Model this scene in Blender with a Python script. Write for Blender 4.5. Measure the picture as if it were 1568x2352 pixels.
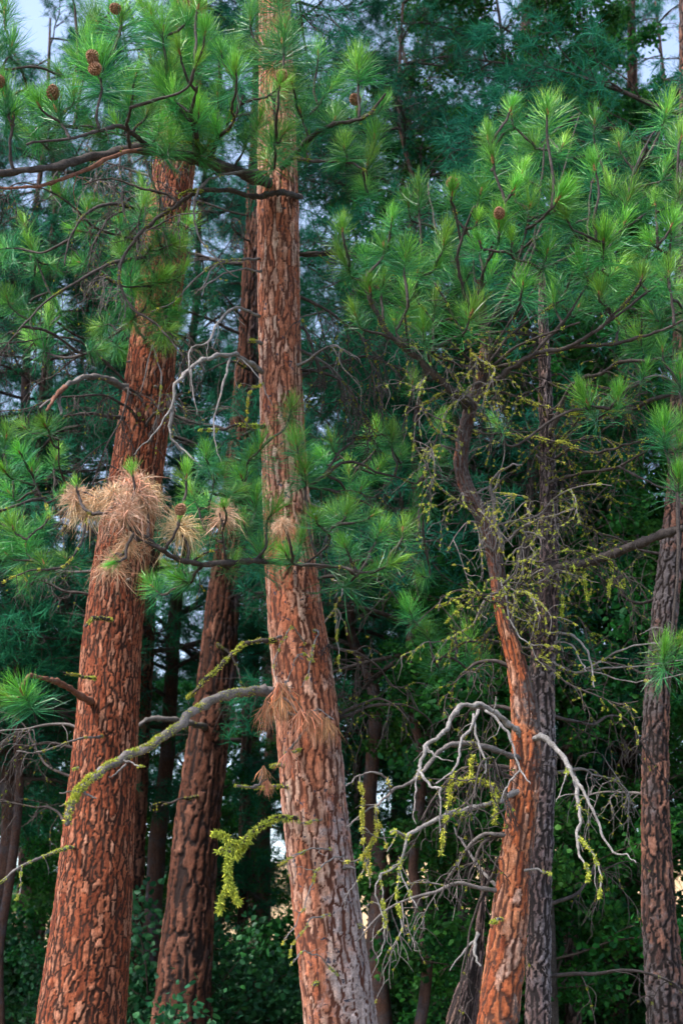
import bpy, math, random
import numpy as np
from mathutils import Vector, Matrix, Quaternion

for o in list(bpy.data.objects):
    bpy.data.objects.remove(o)
sc = bpy.context.scene
COL = sc.collection
random.seed(7)
RNG = np.random.default_rng(11)
R = math.radians

# ------------------------------------------------------------------ camera
CAM_Z, PITCH = 1.6, R(18.0)
LENS, SENS = 50.0, 36.0
VW, VH = 1568.0, 2352.0                    # picture grid used for reading positions off the photograph
FPX = VH * LENS / SENS
cd = bpy.data.cameras.new('camera')
cd.sensor_fit = 'VERTICAL'; cd.sensor_height = SENS; cd.sensor_width = 24.0; cd.lens = LENS
cd.clip_start = 0.1; cd.clip_end = 6000
cd.dof.use_dof = True; cd.dof.focus_distance = 9.1; cd.dof.aperture_fstop = 2.6
cam = bpy.data.objects.new('camera', cd); COL.objects.link(cam)
cam.location = (0, 0, CAM_Z); cam.rotation_euler = (math.pi / 2 + PITCH, 0, 0)
sc.camera = cam

# ------------------------------------------------------------------ sky, sun, exposure
SUN_EL, SUN_AZ = R(56), R(-125)            # azimuth from +Y towards +X: behind the camera, to its left
w = bpy.data.worlds.new('World'); sc.world = w; w.use_nodes = True
nt = w.node_tree; nt.nodes.clear()
sky = nt.nodes.new('ShaderNodeTexSky'); sky.sky_type = 'NISHITA'; sky.sun_disc = False
sky.sun_elevation = SUN_EL; sky.sun_rotation = SUN_AZ
sky.air_density = 1.0; sky.dust_density = 1.6; sky.ozone_density = 1.5; sky.altitude = 600
hs = nt.nodes.new('ShaderNodeHueSaturation'); hs.inputs['Saturation'].default_value = 0.78   # thin even overcast
bg = nt.nodes.new('ShaderNodeBackground'); bg.inputs['Strength'].default_value = 0.13
wo = nt.nodes.new('ShaderNodeOutputWorld')
nt.links.new(sky.outputs[0], hs.inputs['Color']); nt.links.new(hs.outputs[0], bg.inputs['Color']); nt.links.new(bg.outputs[0], wo.inputs['Surface'])
sd = bpy.data.lights.new('sun', 'SUN'); sd.energy = 2.2; sd.angle = R(8); sd.color = (1.0, 0.95, 0.88)
sun = bpy.data.objects.new('sun', sd); COL.objects.link(sun)
sdir = Vector((math.sin(SUN_AZ) * math.cos(SUN_EL), math.cos(SUN_AZ) * math.cos(SUN_EL), math.sin(SUN_EL)))
sun.rotation_euler = sdir.to_track_quat('Z', 'Y').to_euler(); sun.location = sdir * 60

vs = sc.view_settings
vs.view_transform = 'Standard'; vs.look = 'None'; vs.gamma = 1.0; vs.use_curve_mapping = False
vs.exposure = 1.88
sc.render.engine = 'CYCLES'
cy = sc.cycles
cy.max_bounces = 4; cy.diffuse_bounces = 2; cy.glossy_bounces = 1; cy.transmission_bounces = 2; cy.transparent_max_bounces = 4
cy.use_denoising = True
cy.use_adaptive_sampling = True; cy.adaptive_threshold = 0.03
cy.sample_clamp_indirect = 4.0; cy.debug_use_spatial_splits = True

# ------------------------------------------------------------------ geometry helpers
CP, SP = math.cos(PITCH), math.sin(PITCH)

def P(x, y, Y):
    """Point at horizontal distance Y from the camera seen at (x, y) of the picture grid."""
    a = (x - VW / 2) / FPX; b = (VH / 2 - y) / FPX
    dy = CP - b * SP
    t = Y / dy
    return Vector((a * t, Y, CAM_Z + t * (SP + b * CP)))

def ppm(p):
    """metres per grid pixel at a world point"""
    return (p.y * CP + (p.z - CAM_Z) * SP) / FPX

class MB:
    def __init__(self):
        self.v = []; self.q = []; self.t = []; self.n = 0
        self.qm = []; self.tm = []; self.at = {}
    def add(self, v, q=None, t=None, m=0, **at):
        v = np.asarray(v, dtype=np.float32).reshape(-1, 3)
        if q is not None and len(q):
            q = np.asarray(q, dtype=np.int32).reshape(-1, 4); self.q.append(q + self.n); self.qm.append(np.full(len(q), m, np.int32))
        if t is not None and len(t):
            t = np.asarray(t, dtype=np.int32).reshape(-1, 3); self.t.append(t + self.n); self.tm.append(np.full(len(t), m, np.int32))
        for k, a in at.items():
            self.at.setdefault(k, []).append((self.n, np.broadcast_to(np.asarray(a, np.float32), (len(v),))))
        self.v.append(v); self.n += len(v)
    def mesh(self, name, mats, smooth=True):
        me = bpy.data.meshes.new(name)
        v = np.concatenate(self.v) if self.v else np.zeros((0, 3), np.float32)
        q = np.concatenate(self.q) if self.q else np.zeros((0, 4), np.int32)
        t = np.concatenate(self.t) if self.t else np.zeros((0, 3), np.int32)
        me.vertices.add(len(v)); me.vertices.foreach_set('co', v.ravel())
        me.loops.add(q.size + t.size); me.loops.foreach_set('vertex_index', np.concatenate([q.ravel(), t.ravel()]).astype(np.int32))
        me.polygons.add(len(q) + len(t))
        ls = np.concatenate([np.arange(len(q)) * 4, q.size + np.arange(len(t)) * 3]).astype(np.int32)
        me.polygons.foreach_set('loop_start', ls)
        me.polygons.foreach_set('loop_total', np.concatenate([np.full(len(q), 4), np.full(len(t), 3)]).astype(np.int32))
        me.polygons.foreach_set('material_index', np.concatenate((self.qm + self.tm) or [np.zeros(0, np.int32)]).astype(np.int32))
        me.polygons.foreach_set('use_smooth', np.full(len(q) + len(t), smooth, bool))
        for k, parts in self.at.items():
            a = np.zeros(len(v), np.float32)
            for s, arr in parts: a[s:s + len(arr)] = arr
            me.attributes.new(k, 'FLOAT', 'POINT').data.foreach_set('value', a)
        for m in (mats if isinstance(mats, (list, tuple)) else [mats]): me.materials.append(m)
        me.update(calc_edges=True); me.validate()
        return me

def link(name, me, parent=None, loc=(0, 0, 0)):
    o = bpy.data.objects.new(name, me); COL.objects.link(o); o.location = loc
    if parent is not None: o.parent = parent
    return o

def thing(name, label, cat, loc, group=None):
    o = link(name, None, None, loc); o.empty_display_size = 0.2
    o['label'] = label; o['category'] = cat
    if group: o['group'] = group
    return o

def catmull(pts, n=8):
    p = np.asarray(pts, float)
    if len(p) < 3:
        s = np.linspace(0, 1, n * (len(p) - 1) + 1)[:, None]
        return p[0] + (p[-1] - p[0]) * s
    e = np.vstack([2 * p[0] - p[1], p, 2 * p[-1] - p[-2]])
    out = []
    for i in range(len(p) - 1):
        a, b, c, d = e[i:i + 4]
        for t in np.linspace(0, 1, n, endpoint=False):
            out.append(0.5 * (2 * b + (c - a) * t + (2 * a - 5 * b + 4 * c - d) * t * t + (3 * b - a - 3 * c + d) * t ** 3))
    out.append(p[-1])
    return np.array(out)

def frames(p):
    t = np.gradient(p, axis=0); t /= np.linalg.norm(t, axis=1)[:, None] + 1e-9
    a = np.array([1.0, 0.13, 0.07]) if abs(t[0][0]) < 0.8 else np.array([0.1, 0.2, 1.0])
    xs = np.zeros_like(p); x = a
    for i in range(len(p)):
        x = x - t[i] * np.dot(x, t[i]); x = x / (np.linalg.norm(x) + 1e-9); xs[i] = x
    return t, xs, np.cross(t, xs)

def tube(mb, p, r, sides=6, knob=0.12, m=0, **at):
    """A tapered, slightly knobbly tube along points p with radii r; closed tips."""
    p = np.asarray(p, float); n = len(p); r = np.broadcast_to(np.asarray(r, float), (n,))
    t, x, y = frames(p)
    th = np.arange(sides) * 2 * math.pi / sides
    rr = r[:, None] * (1 + knob * RNG.normal(size=(n, sides)))
    v = p[:, None] + rr[..., None] * (np.cos(th)[None, :, None] * x[:, None] + np.sin(th)[None, :, None] * y[:, None])
    i, j = np.meshgrid(np.arange(n - 1), np.arange(sides), indexing='ij')
    j2 = (j + 1) % sides
    q = np.stack([i * sides + j, i * sides + j2, (i + 1) * sides + j2, (i + 1) * sides + j], -1).reshape(-1, 4)
    vv = np.vstack([v.reshape(-1, 3), p[-1] + t[-1] * r[-1], p[0] - t[0] * r[0] * 0.5])
    k = np.arange(sides); k2 = (k + 1) % sides
    tr = np.vstack([np.stack([(n - 1) * sides + k, (n - 1) * sides + k2, np.full(sides, n * sides)], -1),
                    np.stack([k2, k, np.full(sides, n * sides + 1)], -1)])
    mb.add(vv, q, tr, m, **at)

def hash2(i, j, s):
    h = (i.astype(np.int64) * 73856093) ^ (j.astype(np.int64) * 19349663) ^ (s * 83492791)
    h = (h ^ (h >> 13)) * 1274126177 & 0x7fffffff
    h = (h ^ (h >> 11)) * 668265263 & 0x7fffffff
    return ((h ^ (h >> 15)) & 0xffff) / 65535.0

def vnoise(a, b, per, s):
    ia, ib = np.floor(a).astype(int), np.floor(b).astype(int)
    fa, fb = a - ia, b - ib
    fa = fa * fa * (3 - 2 * fa); fb = fb * fb * (3 - 2 * fb)
    g = lambda i, j: hash2(np.mod(i, per), j, s)
    return (g(ia, ib) * (1 - fa) + g(ia + 1, ib) * fa) * (1 - fb) + (g(ia, ib + 1) * (1 - fa) + g(ia + 1, ib + 1) * fa) * fb

def voro(a, b, per, s, jit=0.9, cw=1.0, ch=1.0):
    """Cell noise: id of the nearest cell, metric distance to its border, and how level that border runs (0 upright, 1 level)."""
    ia, ib = np.floor(a).astype(int), np.floor(b).astype(int)
    f1 = np.full(a.shape, 9.0); f2 = np.full(a.shape, 9.0); cid = np.zeros(a.shape)
    x1 = np.zeros(a.shape); y1 = np.zeros(a.shape); x2 = np.zeros(a.shape); y2 = np.zeros(a.shape)
    for di in (-1, 0, 1):
        for dj in (-1, 0, 1):
            ci, cj = ia + di, ib + dj; cm = np.mod(ci, per)
            px = ci + 0.5 + jit * (hash2(cm, cj, s) - 0.5); py = cj + 0.5 + jit * (hash2(cm, cj, s + 1) - 0.5)
            d = (a - px) ** 2 + (b - py) ** 2
            near = d < f1; sec = (~near) & (d < f2)
            x2 = np.where(near, x1, np.where(sec, px, x2)); y2 = np.where(near, y1, np.where(sec, py, y2)); f2 = np.where(near, f1, np.where(sec, d, f2))
            cid = np.where(near, hash2(cm, cj, s + 2), cid); x1 = np.where(near, px, x1); y1 = np.where(near, py, y1); f1 = np.where(near, d, f1)
    gx, gy = (x1 - x2) / cw, (y1 - y2) / ch
    gl = np.sqrt(gx * gx + gy * gy) + 1e-6
    return cid, 0.5 * (f2 - f1) / gl, np.abs(gy) / gl

def sstep(a, b, x):
    t = np.clip((x - a) / (b - a), 0, 1); return t * t * (3 - 2 * t)

# ------------------------------------------------------------------ materials
def mat(name):
    m = bpy.data.materials.new(name); m.use_nodes = True
    nt = m.node_tree; nt.nodes.clear()
    out = nt.nodes.new('ShaderNodeOutputMaterial'); b = nt.nodes.new('ShaderNodeBsdfPrincipled')
    nt.links.new(b.outputs[0], out.inputs['Surface'])
    return m, nt, b, out

def N(nt, typ, **kw):
    n = nt.nodes.new(typ)
    for k, v in kw.items():
        if k in n.inputs: n.inputs[k].default_value = v
        else: setattr(n, k, v)
    return n

def mix(nt, fac, a, b, mode='MIX'):
    n = nt.nodes.new('ShaderNodeMix'); n.data_type = 'RGBA'; n.blend_type = mode
    for s, val in ((0, fac), (6, a), (7, b)):
        if isinstance(val, (int, float)): n.inputs[s].default_value = val
        elif isinstance(val, tuple): n.inputs[s].default_value = (*val, 1)
        else: nt.links.new(val, n.inputs[s])
    return n.outputs[2]

def ramp(nt, src, stops):
    r = nt.nodes.new('ShaderNodeValToRGB'); nt.links.new(src, r.inputs[0])
    el = r.color_ramp.elements
    while len(el) < len(stops): el.new(0.5)
    for e, (p, c) in zip(el, stops): e.position = p; e.color = (*c, 1) if len(c) == 3 else c
    return r.outputs[0]

def noise(nt, scale, detail=4, rough=0.6, coord=None, dist=0.0):
    n = N(nt, 'ShaderNodeTexNoise', Scale=scale, Detail=detail, Roughness=rough, Distortion=dist)
    if coord is not None: nt.links.new(coord, n.inputs['Vector'])
    return n.outputs['Fac']

def bark_mat(name, plates, fissure, edge=(0.19, 0.045, 0.016), fth=(0.08, 0.6), spk_amt=0.5, grey=None, grey_amt=(0.45, 0.6), specks=0.0, speck_col=(0.05, 0.05, 0.07)):
    m, nt, b, out = mat(name)
    at = lambda k: N(nt, 'ShaderNodeAttribute', attribute_name=k).outputs['Fac']
    geo = N(nt, 'ShaderNodeNewGeometry').outputs['Position']
    n1 = noise(nt, 9, 5, 0.65, geo); n2 = noise(nt, 55, 4, 0.7, geo)
    mth = N(nt, 'ShaderNodeMath', operation='MULTIPLY_ADD'); nt.links.new(n1, mth.inputs[0]); mth.inputs[1].default_value = 0.7
    a2 = N(nt, 'ShaderNodeMath', operation='MULTIPLY_ADD'); nt.links.new(at('plate'), a2.inputs[0]); a2.inputs[1].default_value = 0.75; a2.inputs[2].default_value = -0.22
    nt.links.new(a2.outputs[0], mth.inputs[2])
    k = len(plates)
    col = ramp(nt, mth.outputs[0], [(0.12 + 0.76 * i / (k - 1), c) for i, c in enumerate(plates)])
    st_map = N(nt, 'ShaderNodeMapping'); st_map.inputs['Scale'].default_value = (60, 60, 9); nt.links.new(geo, st_map.inputs['Vector'])
    streak = ramp(nt, noise(nt, 1.0, 5, 0.7, st_map.outputs[0], 0.4), [(0.32, (0.55, 0.50, 0.48)), (0.66, (1.28, 1.25, 1.22))])
    col = mix(nt, 1.0, col, streak, 'MULTIPLY')
    col = mix(nt, ramp(nt, at('edge'), [(0.1, (0, 0, 0)), (1.0, (0.55,) * 3)]), col, edge)
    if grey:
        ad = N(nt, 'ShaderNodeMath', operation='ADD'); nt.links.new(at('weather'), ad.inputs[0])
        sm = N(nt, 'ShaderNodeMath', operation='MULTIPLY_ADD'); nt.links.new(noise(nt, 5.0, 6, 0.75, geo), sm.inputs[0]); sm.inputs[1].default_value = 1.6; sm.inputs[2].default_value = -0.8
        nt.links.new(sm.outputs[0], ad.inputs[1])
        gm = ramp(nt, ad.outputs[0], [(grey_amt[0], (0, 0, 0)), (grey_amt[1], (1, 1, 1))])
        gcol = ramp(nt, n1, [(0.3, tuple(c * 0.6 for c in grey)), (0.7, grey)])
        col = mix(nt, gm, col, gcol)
    fl = ramp(nt, at('flake'), [(0.0, (0.72,) * 3), (1.0, (1.25,) * 3)])
    col = mix(nt, 1.0, col, fl, 'MULTIPLY')
    fine = ramp(nt, n2, [(0.3, (0.62, 0.58, 0.56)), (0.52, (1.0,) * 3), (0.7, (1.35, 1.33, 1.3))])
    col = mix(nt, 1.0, col, fine, 'MULTIPLY')
    if specks:
        sp = ramp(nt, noise(nt, 28, 3, 0.6, geo, 0.6), [(specks, (0, 0, 0)), (specks + 0.06, (1, 1, 1))])
        col = mix(nt, sp, col, speck_col)
    spk = ramp(nt, noise(nt, 120, 2, 0.6, geo, 0.8), [(0.60, (0, 0, 0)), (0.68, (spk_amt,) * 3)])
    col = mix(nt, spk, col, fissure)
    fr = ramp(nt, at('fissure'), [(fth[0], (0, 0, 0)), (fth[1], (1, 1, 1))])
    col = mix(nt, fr, col, fissure)
    nt.links.new(col, b.inputs['Base Color'])
    b.inputs['Roughness'].default_value = 0.85; b.inputs['Specular IOR Level'].default_value = 0.25
    bp = N(nt, 'ShaderNodeBump', Strength=1.0, Distance=0.012)
    hsum = N(nt, 'ShaderNodeMath', operation='ADD'); nt.links.new(n2, hsum.inputs[0]); nt.links.new(noise(nt, 170, 3, 0.7, geo), hsum.inputs[1])
    nt.links.new(hsum.outputs[0], bp.inputs['Height']); nt.links.new(bp.outputs[0], b.inputs['Normal'])
    return m

def wood_mat(name, c1, c2, c3=None, scale=18):
    m, nt, b, out = mat(name)
    geo = N(nt, 'ShaderNodeNewGeometry').outputs['Position']
    n1 = noise(nt, scale, 5, 0.7, geo); n2 = noise(nt, 110, 3, 0.7, geo)
    st = [(0.3, c1), (0.62, c2)] + ([(0.75, c3)] if c3 else [])
    col = ramp(nt, n1, st)
    col = mix(nt, 1.0, col, ramp(nt, n2, [(0.32, (0.42,) * 3), (0.5, (0.95,) * 3), (0.7, (1.3,) * 3)]), 'MULTIPLY')
    nt.links.new(col, b.inputs['Base Color']); b.inputs['Roughness'].default_value = 0.85; b.inputs['Specular IOR Level'].default_value = 0.25
    bp = N(nt, 'ShaderNodeBump', Strength=0.8, Distance=0.006); nt.links.new(n2, bp.inputs['Height']); nt.links.new(bp.outputs[0], b.inputs['Normal'])
    return m

def leaf_mat(name, young, old, rough=0.42, trans=0.22, var=0.25, spec=0.5):
    m, nt, b, out = mat(name)
    at = lambda k: N(nt, 'ShaderNodeAttribute', attribute_name=k).outputs['Fac']
    col = mix(nt, at('age'), young, old)
    rv = ramp(nt, at('rnd'), [(0, (0.6, 0.66, 0.6)), (0.8, (1.15, 1.12, 1.05)), (1.0, (2.3, 1.9, 1.7))])  # top end overbright: glints painted into the colour of random needles
    col = mix(nt, 1.0, col, rv, 'MULTIPLY')
    oi = N(nt, 'ShaderNodeObjectInfo').outputs['Random']
    hsv = N(nt, 'ShaderNodeHueSaturation')
    mr = N(nt, 'ShaderNodeMapRange'); nt.links.new(oi, mr.inputs[0]); mr.inputs[3].default_value = 1 - var; mr.inputs[4].default_value = 1 + var
    nt.links.new(mr.outputs[0], hsv.inputs['Value'])
    m2 = N(nt, 'ShaderNodeMath', operation='MULTIPLY'); nt.links.new(oi, m2.inputs[0]); m2.inputs[1].default_value = 7.31
    fr = N(nt, 'ShaderNodeMath', operation='FRACT'); nt.links.new(m2.outputs[0], fr.inputs[0])
    mr2 = N(nt, 'ShaderNodeMapRange'); nt.links.new(fr.outputs[0], mr2.inputs[0]); mr2.inputs[3].default_value = 0.482; mr2.inputs[4].default_value = 0.525
    nt.links.new(mr2.outputs[0], hsv.inputs['Hue'])
    nt.links.new(col, hsv.inputs['Color']); col = hsv.outputs[0]
    nt.links.new(col, b.inputs['Base Color']); b.inputs['Roughness'].default_value = rough; b.inputs['Specular IOR Level'].default_value = spec
    tb = N(nt, 'ShaderNodeBsdfTranslucent'); nt.links.new(col, tb.inputs['Color'])
    ms = N(nt, 'ShaderNodeMixShader', Fac=trans); ms.inputs[0].default_value = trans
    nt.links.new(b.outputs[0], ms.inputs[1]); nt.links.new(tb.outputs[0], ms.inputs[2]); nt.links.new(ms.outputs[0], out.inputs['Surface'])
    return m

M = {}
M['bark_a'] = bark_mat('orange_plated_bark', [(0.19, 0.043, 0.016), (0.31, 0.078, 0.031), (0.40, 0.13, 0.063), (0.49, 0.235, 0.15)], (0.045, 0.017, 0.010))
M['bark_b'] = bark_mat('dark_furrowed_bark', [(0.07, 0.024, 0.012), (0.13, 0.045, 0.024), (0.22, 0.10, 0.065)], (0.02, 0.010, 0.008), edge=(0.07, 0.028, 0.016), grey=(0.13, 0.10, 0.11), grey_amt=(0.5, 0.75))
M['bark_c'] = bark_mat('pale_pink_bark', [(0.38, 0.11, 0.05), (0.47, 0.185, 0.105), (0.54, 0.29, 0.20), (0.60, 0.41, 0.32)], (0.10, 0.034, 0.02), edge=(0.33, 0.105, 0.05), fth=(0.15, 0.75), spk_amt=0.3, grey=(0.50, 0.40, 0.38), grey_amt=(0.4, 0.7), specks=0.60)
M['bark_d'] = bark_mat('flaking_orange_bark', [(0.28, 0.07, 0.03), (0.50, 0.14, 0.05), (0.58, 0.24, 0.12), (0.54, 0.34, 0.26)], (0.10, 0.04, 0.025), edge=(0.36, 0.095, 0.035), fth=(0.2, 0.8), spk_amt=0.4, grey=(0.12, 0.095, 0.09), grey_amt=(0.45, 0.62))  # dark grey also stands for the upper stem's silhouette shade, painted in
M['bark_e'] = bark_mat('grey_scaly_bark', [(0.12, 0.08, 0.08), (0.20, 0.14, 0.14), (0.32, 0.20, 0.16)], (0.03, 0.022, 0.022), edge=(0.11, 0.07, 0.065), grey=(0.26, 0.22, 0.23), grey_amt=(0.5, 0.75))
M['bark_f'] = bark_mat('brown_grey_bark', [(0.10, 0.05, 0.04), (0.20, 0.09, 0.06), (0.32, 0.15, 0.10)], (0.025, 0.016, 0.014), edge=(0.10, 0.045, 0.03), grey=(0.17, 0.14, 0.14), grey_amt=(0.4, 0.65))
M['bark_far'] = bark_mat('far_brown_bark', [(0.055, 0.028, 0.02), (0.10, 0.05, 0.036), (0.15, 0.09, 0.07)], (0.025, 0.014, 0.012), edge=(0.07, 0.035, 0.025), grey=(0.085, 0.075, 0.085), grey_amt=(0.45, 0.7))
M['limb'] = wood_mat('dark_limb_bark', (0.022, 0.017, 0.015), (0.075, 0.058, 0.052), (0.13, 0.10, 0.09))
M['red_limb'] = wood_mat('reddish_limb_bark', (0.09, 0.04, 0.026), (0.22, 0.095, 0.06), (0.28, 0.17, 0.13))
M['dead'] = wood_mat('bleached_dead_wood', (0.11, 0.095, 0.085), (0.27, 0.245, 0.23), (0.36, 0.22, 0.13), 14)
M['dead_dark'] = wood_mat('weathered_dead_wood', (0.07, 0.06, 0.055), (0.18, 0.155, 0.145), (0.24, 0.2, 0.17), 9)
M['twig'] = wood_mat('thin_twig_bark', (0.03, 0.022, 0.018), (0.09, 0.065, 0.05))
M['bud'] = wood_mat('bud_scale', (0.16, 0.06, 0.025), (0.32, 0.14, 0.06), None, 60)
M['needle'] = leaf_mat('green_needle', (0.18, 0.41, 0.045), (0.028, 0.20, 0.058), 0.38, 0.2, 0.36, 0.4)
M['needle_far'] = leaf_mat('teal_needle', (0.026, 0.18, 0.085), (0.007, 0.10, 0.070), 0.7, 0.22, 0.34, 0.12)  # bluish cast of forest shade is put into this teal base colour
M['needle_dead'] = leaf_mat('dead_brown_needle', (0.48, 0.26, 0.14), (0.64, 0.48, 0.34), 0.6, 0.2, 0.22, 0.3)
M['needle_rust'] = leaf_mat('rusty_needle', (0.50, 0.21, 0.11), (0.52, 0.27, 0.16), 0.6, 0.2, 0.14, 0.3)
M['leaf'] = leaf_mat('broad_leaf', (0.040, 0.16, 0.022), (0.012, 0.080, 0.022), 0.6, 0.42, 0.3, 0.15)
M['shrub_leaf'] = leaf_mat('shrub_leaf', (0.026, 0.12, 0.030), (0.008, 0.060, 0.026), 0.5, 0.3, 0.3, 0.3)
M['lichen'] = leaf_mat('yellow_lichen', (0.47, 0.48, 0.06), (0.34, 0.38, 0.08), 0.9, 0.15, 0.1, 0.1)
M['moss'] = leaf_mat('olive_lichen', (0.32, 0.34, 0.03), (0.20, 0.23, 0.035), 0.9, 0.15, 0.1, 0.1)
M['cone'] = wood_mat('cone_scale', (0.16, 0.08, 0.045), (0.40, 0.21, 0.12), (0.48, 0.30, 0.20), 60)

# ------------------------------------------------------------------ ground, far slope
def ground_mat(name, cols, scale):
    m, nt, b, out = mat(name)
    geo = N(nt, 'ShaderNodeNewGeometry').outputs['Position']
    n1 = noise(nt, scale, 8, 0.7, geo); n2 = noise(nt, scale * 14, 5, 0.75, geo)
    col = ramp(nt, n1, [(0.3 + 0.4 * i / (len(cols) - 1), c) for i, c in enumerate(cols)])
    col = mix(nt, 1.0, col, ramp(nt, n2, [(0.3, (0.6,) * 3), (0.7, (1.3,) * 3)]), 'MULTIPLY')
    nt.links.new(col, b.inputs['Base Color']); b.inputs['Roughness'].default_value = 0.95
    bp = N(nt, 'ShaderNodeBump', Strength=0.6, Distance=0.05); nt.links.new(n2, bp.inputs['Height']); nt.links.new(bp.outputs[0], b.inputs['Normal'])
    return m

M['ground'] = ground_mat('needle_litter_ground', [(0.07, 0.05, 0.03), (0.13, 0.085, 0.05), (0.07, 0.08, 0.03), (0.17, 0.12, 0.07)], 0.6)
M['slope'] = ground_mat('dry_grass_slope', [(0.40, 0.24, 0.11), (0.52, 0.33, 0.17), (0.34, 0.24, 0.11), (0.58, 0.40, 0.24)], 0.12)

def zground(x, y):
    return 0.10 * np.sin(x * 0.33 + 1.1) * np.cos(y * 0.27) + 0.05 * np.sin(x * 0.9 + y * 0.7)

def grid_sheet(xs, ys, zf):
    X, Y = np.meshgrid(xs, ys, indexing='ij'); Z = zf(X, Y)
    nx, ny = len(xs), len(ys)
    i, j = np.meshgrid(np.arange(nx - 1), np.arange(ny - 1), indexing='ij')
    q = np.stack([i * ny + j, (i + 1) * ny + j, (i + 1) * ny + j + 1, i * ny + j + 1], -1).reshape(-1, 4)
    mb = MB(); mb.add(np.stack([X, Y, Z], -1).reshape(-1, 3), q); return mb
ax = np.concatenate([-np.geomspace(3000, 40, 14), np.linspace(-38, 38, 77), np.geomspace(40, 3000, 14)])
gy = np.concatenate([-np.geomspace(3000, 12, 12), np.linspace(-10, 80, 91), np.geomspace(84, 3000, 16)])
g = link('ground', grid_sheet(ax, gy, lambda x, y: np.where((np.abs(x) < 60) & (y < 90) & (y > -30), zground(x, y), 0.0)).mesh('ground', M['ground'])); g['kind'] = 'structure'
sx = np.linspace(-320, 320, 81); sy = np.linspace(120, 420, 31)
def zslope(x, y):
    s = sstep(120, 300, y)
    return -0.3 + s * (23 + 5 * np.sin(x * 0.021 + 0.6) + 2.5 * np.sin(x * 0.06) + 0.8 * np.sin(x * 0.23 + y * 0.1)) * (1 - 0.9 * sstep(330, 420, y))
s_ = link('hillside', grid_sheet(sx, sy, zslope).mesh('hillside', M['slope'])); s_['kind'] = 'structure'

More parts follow.
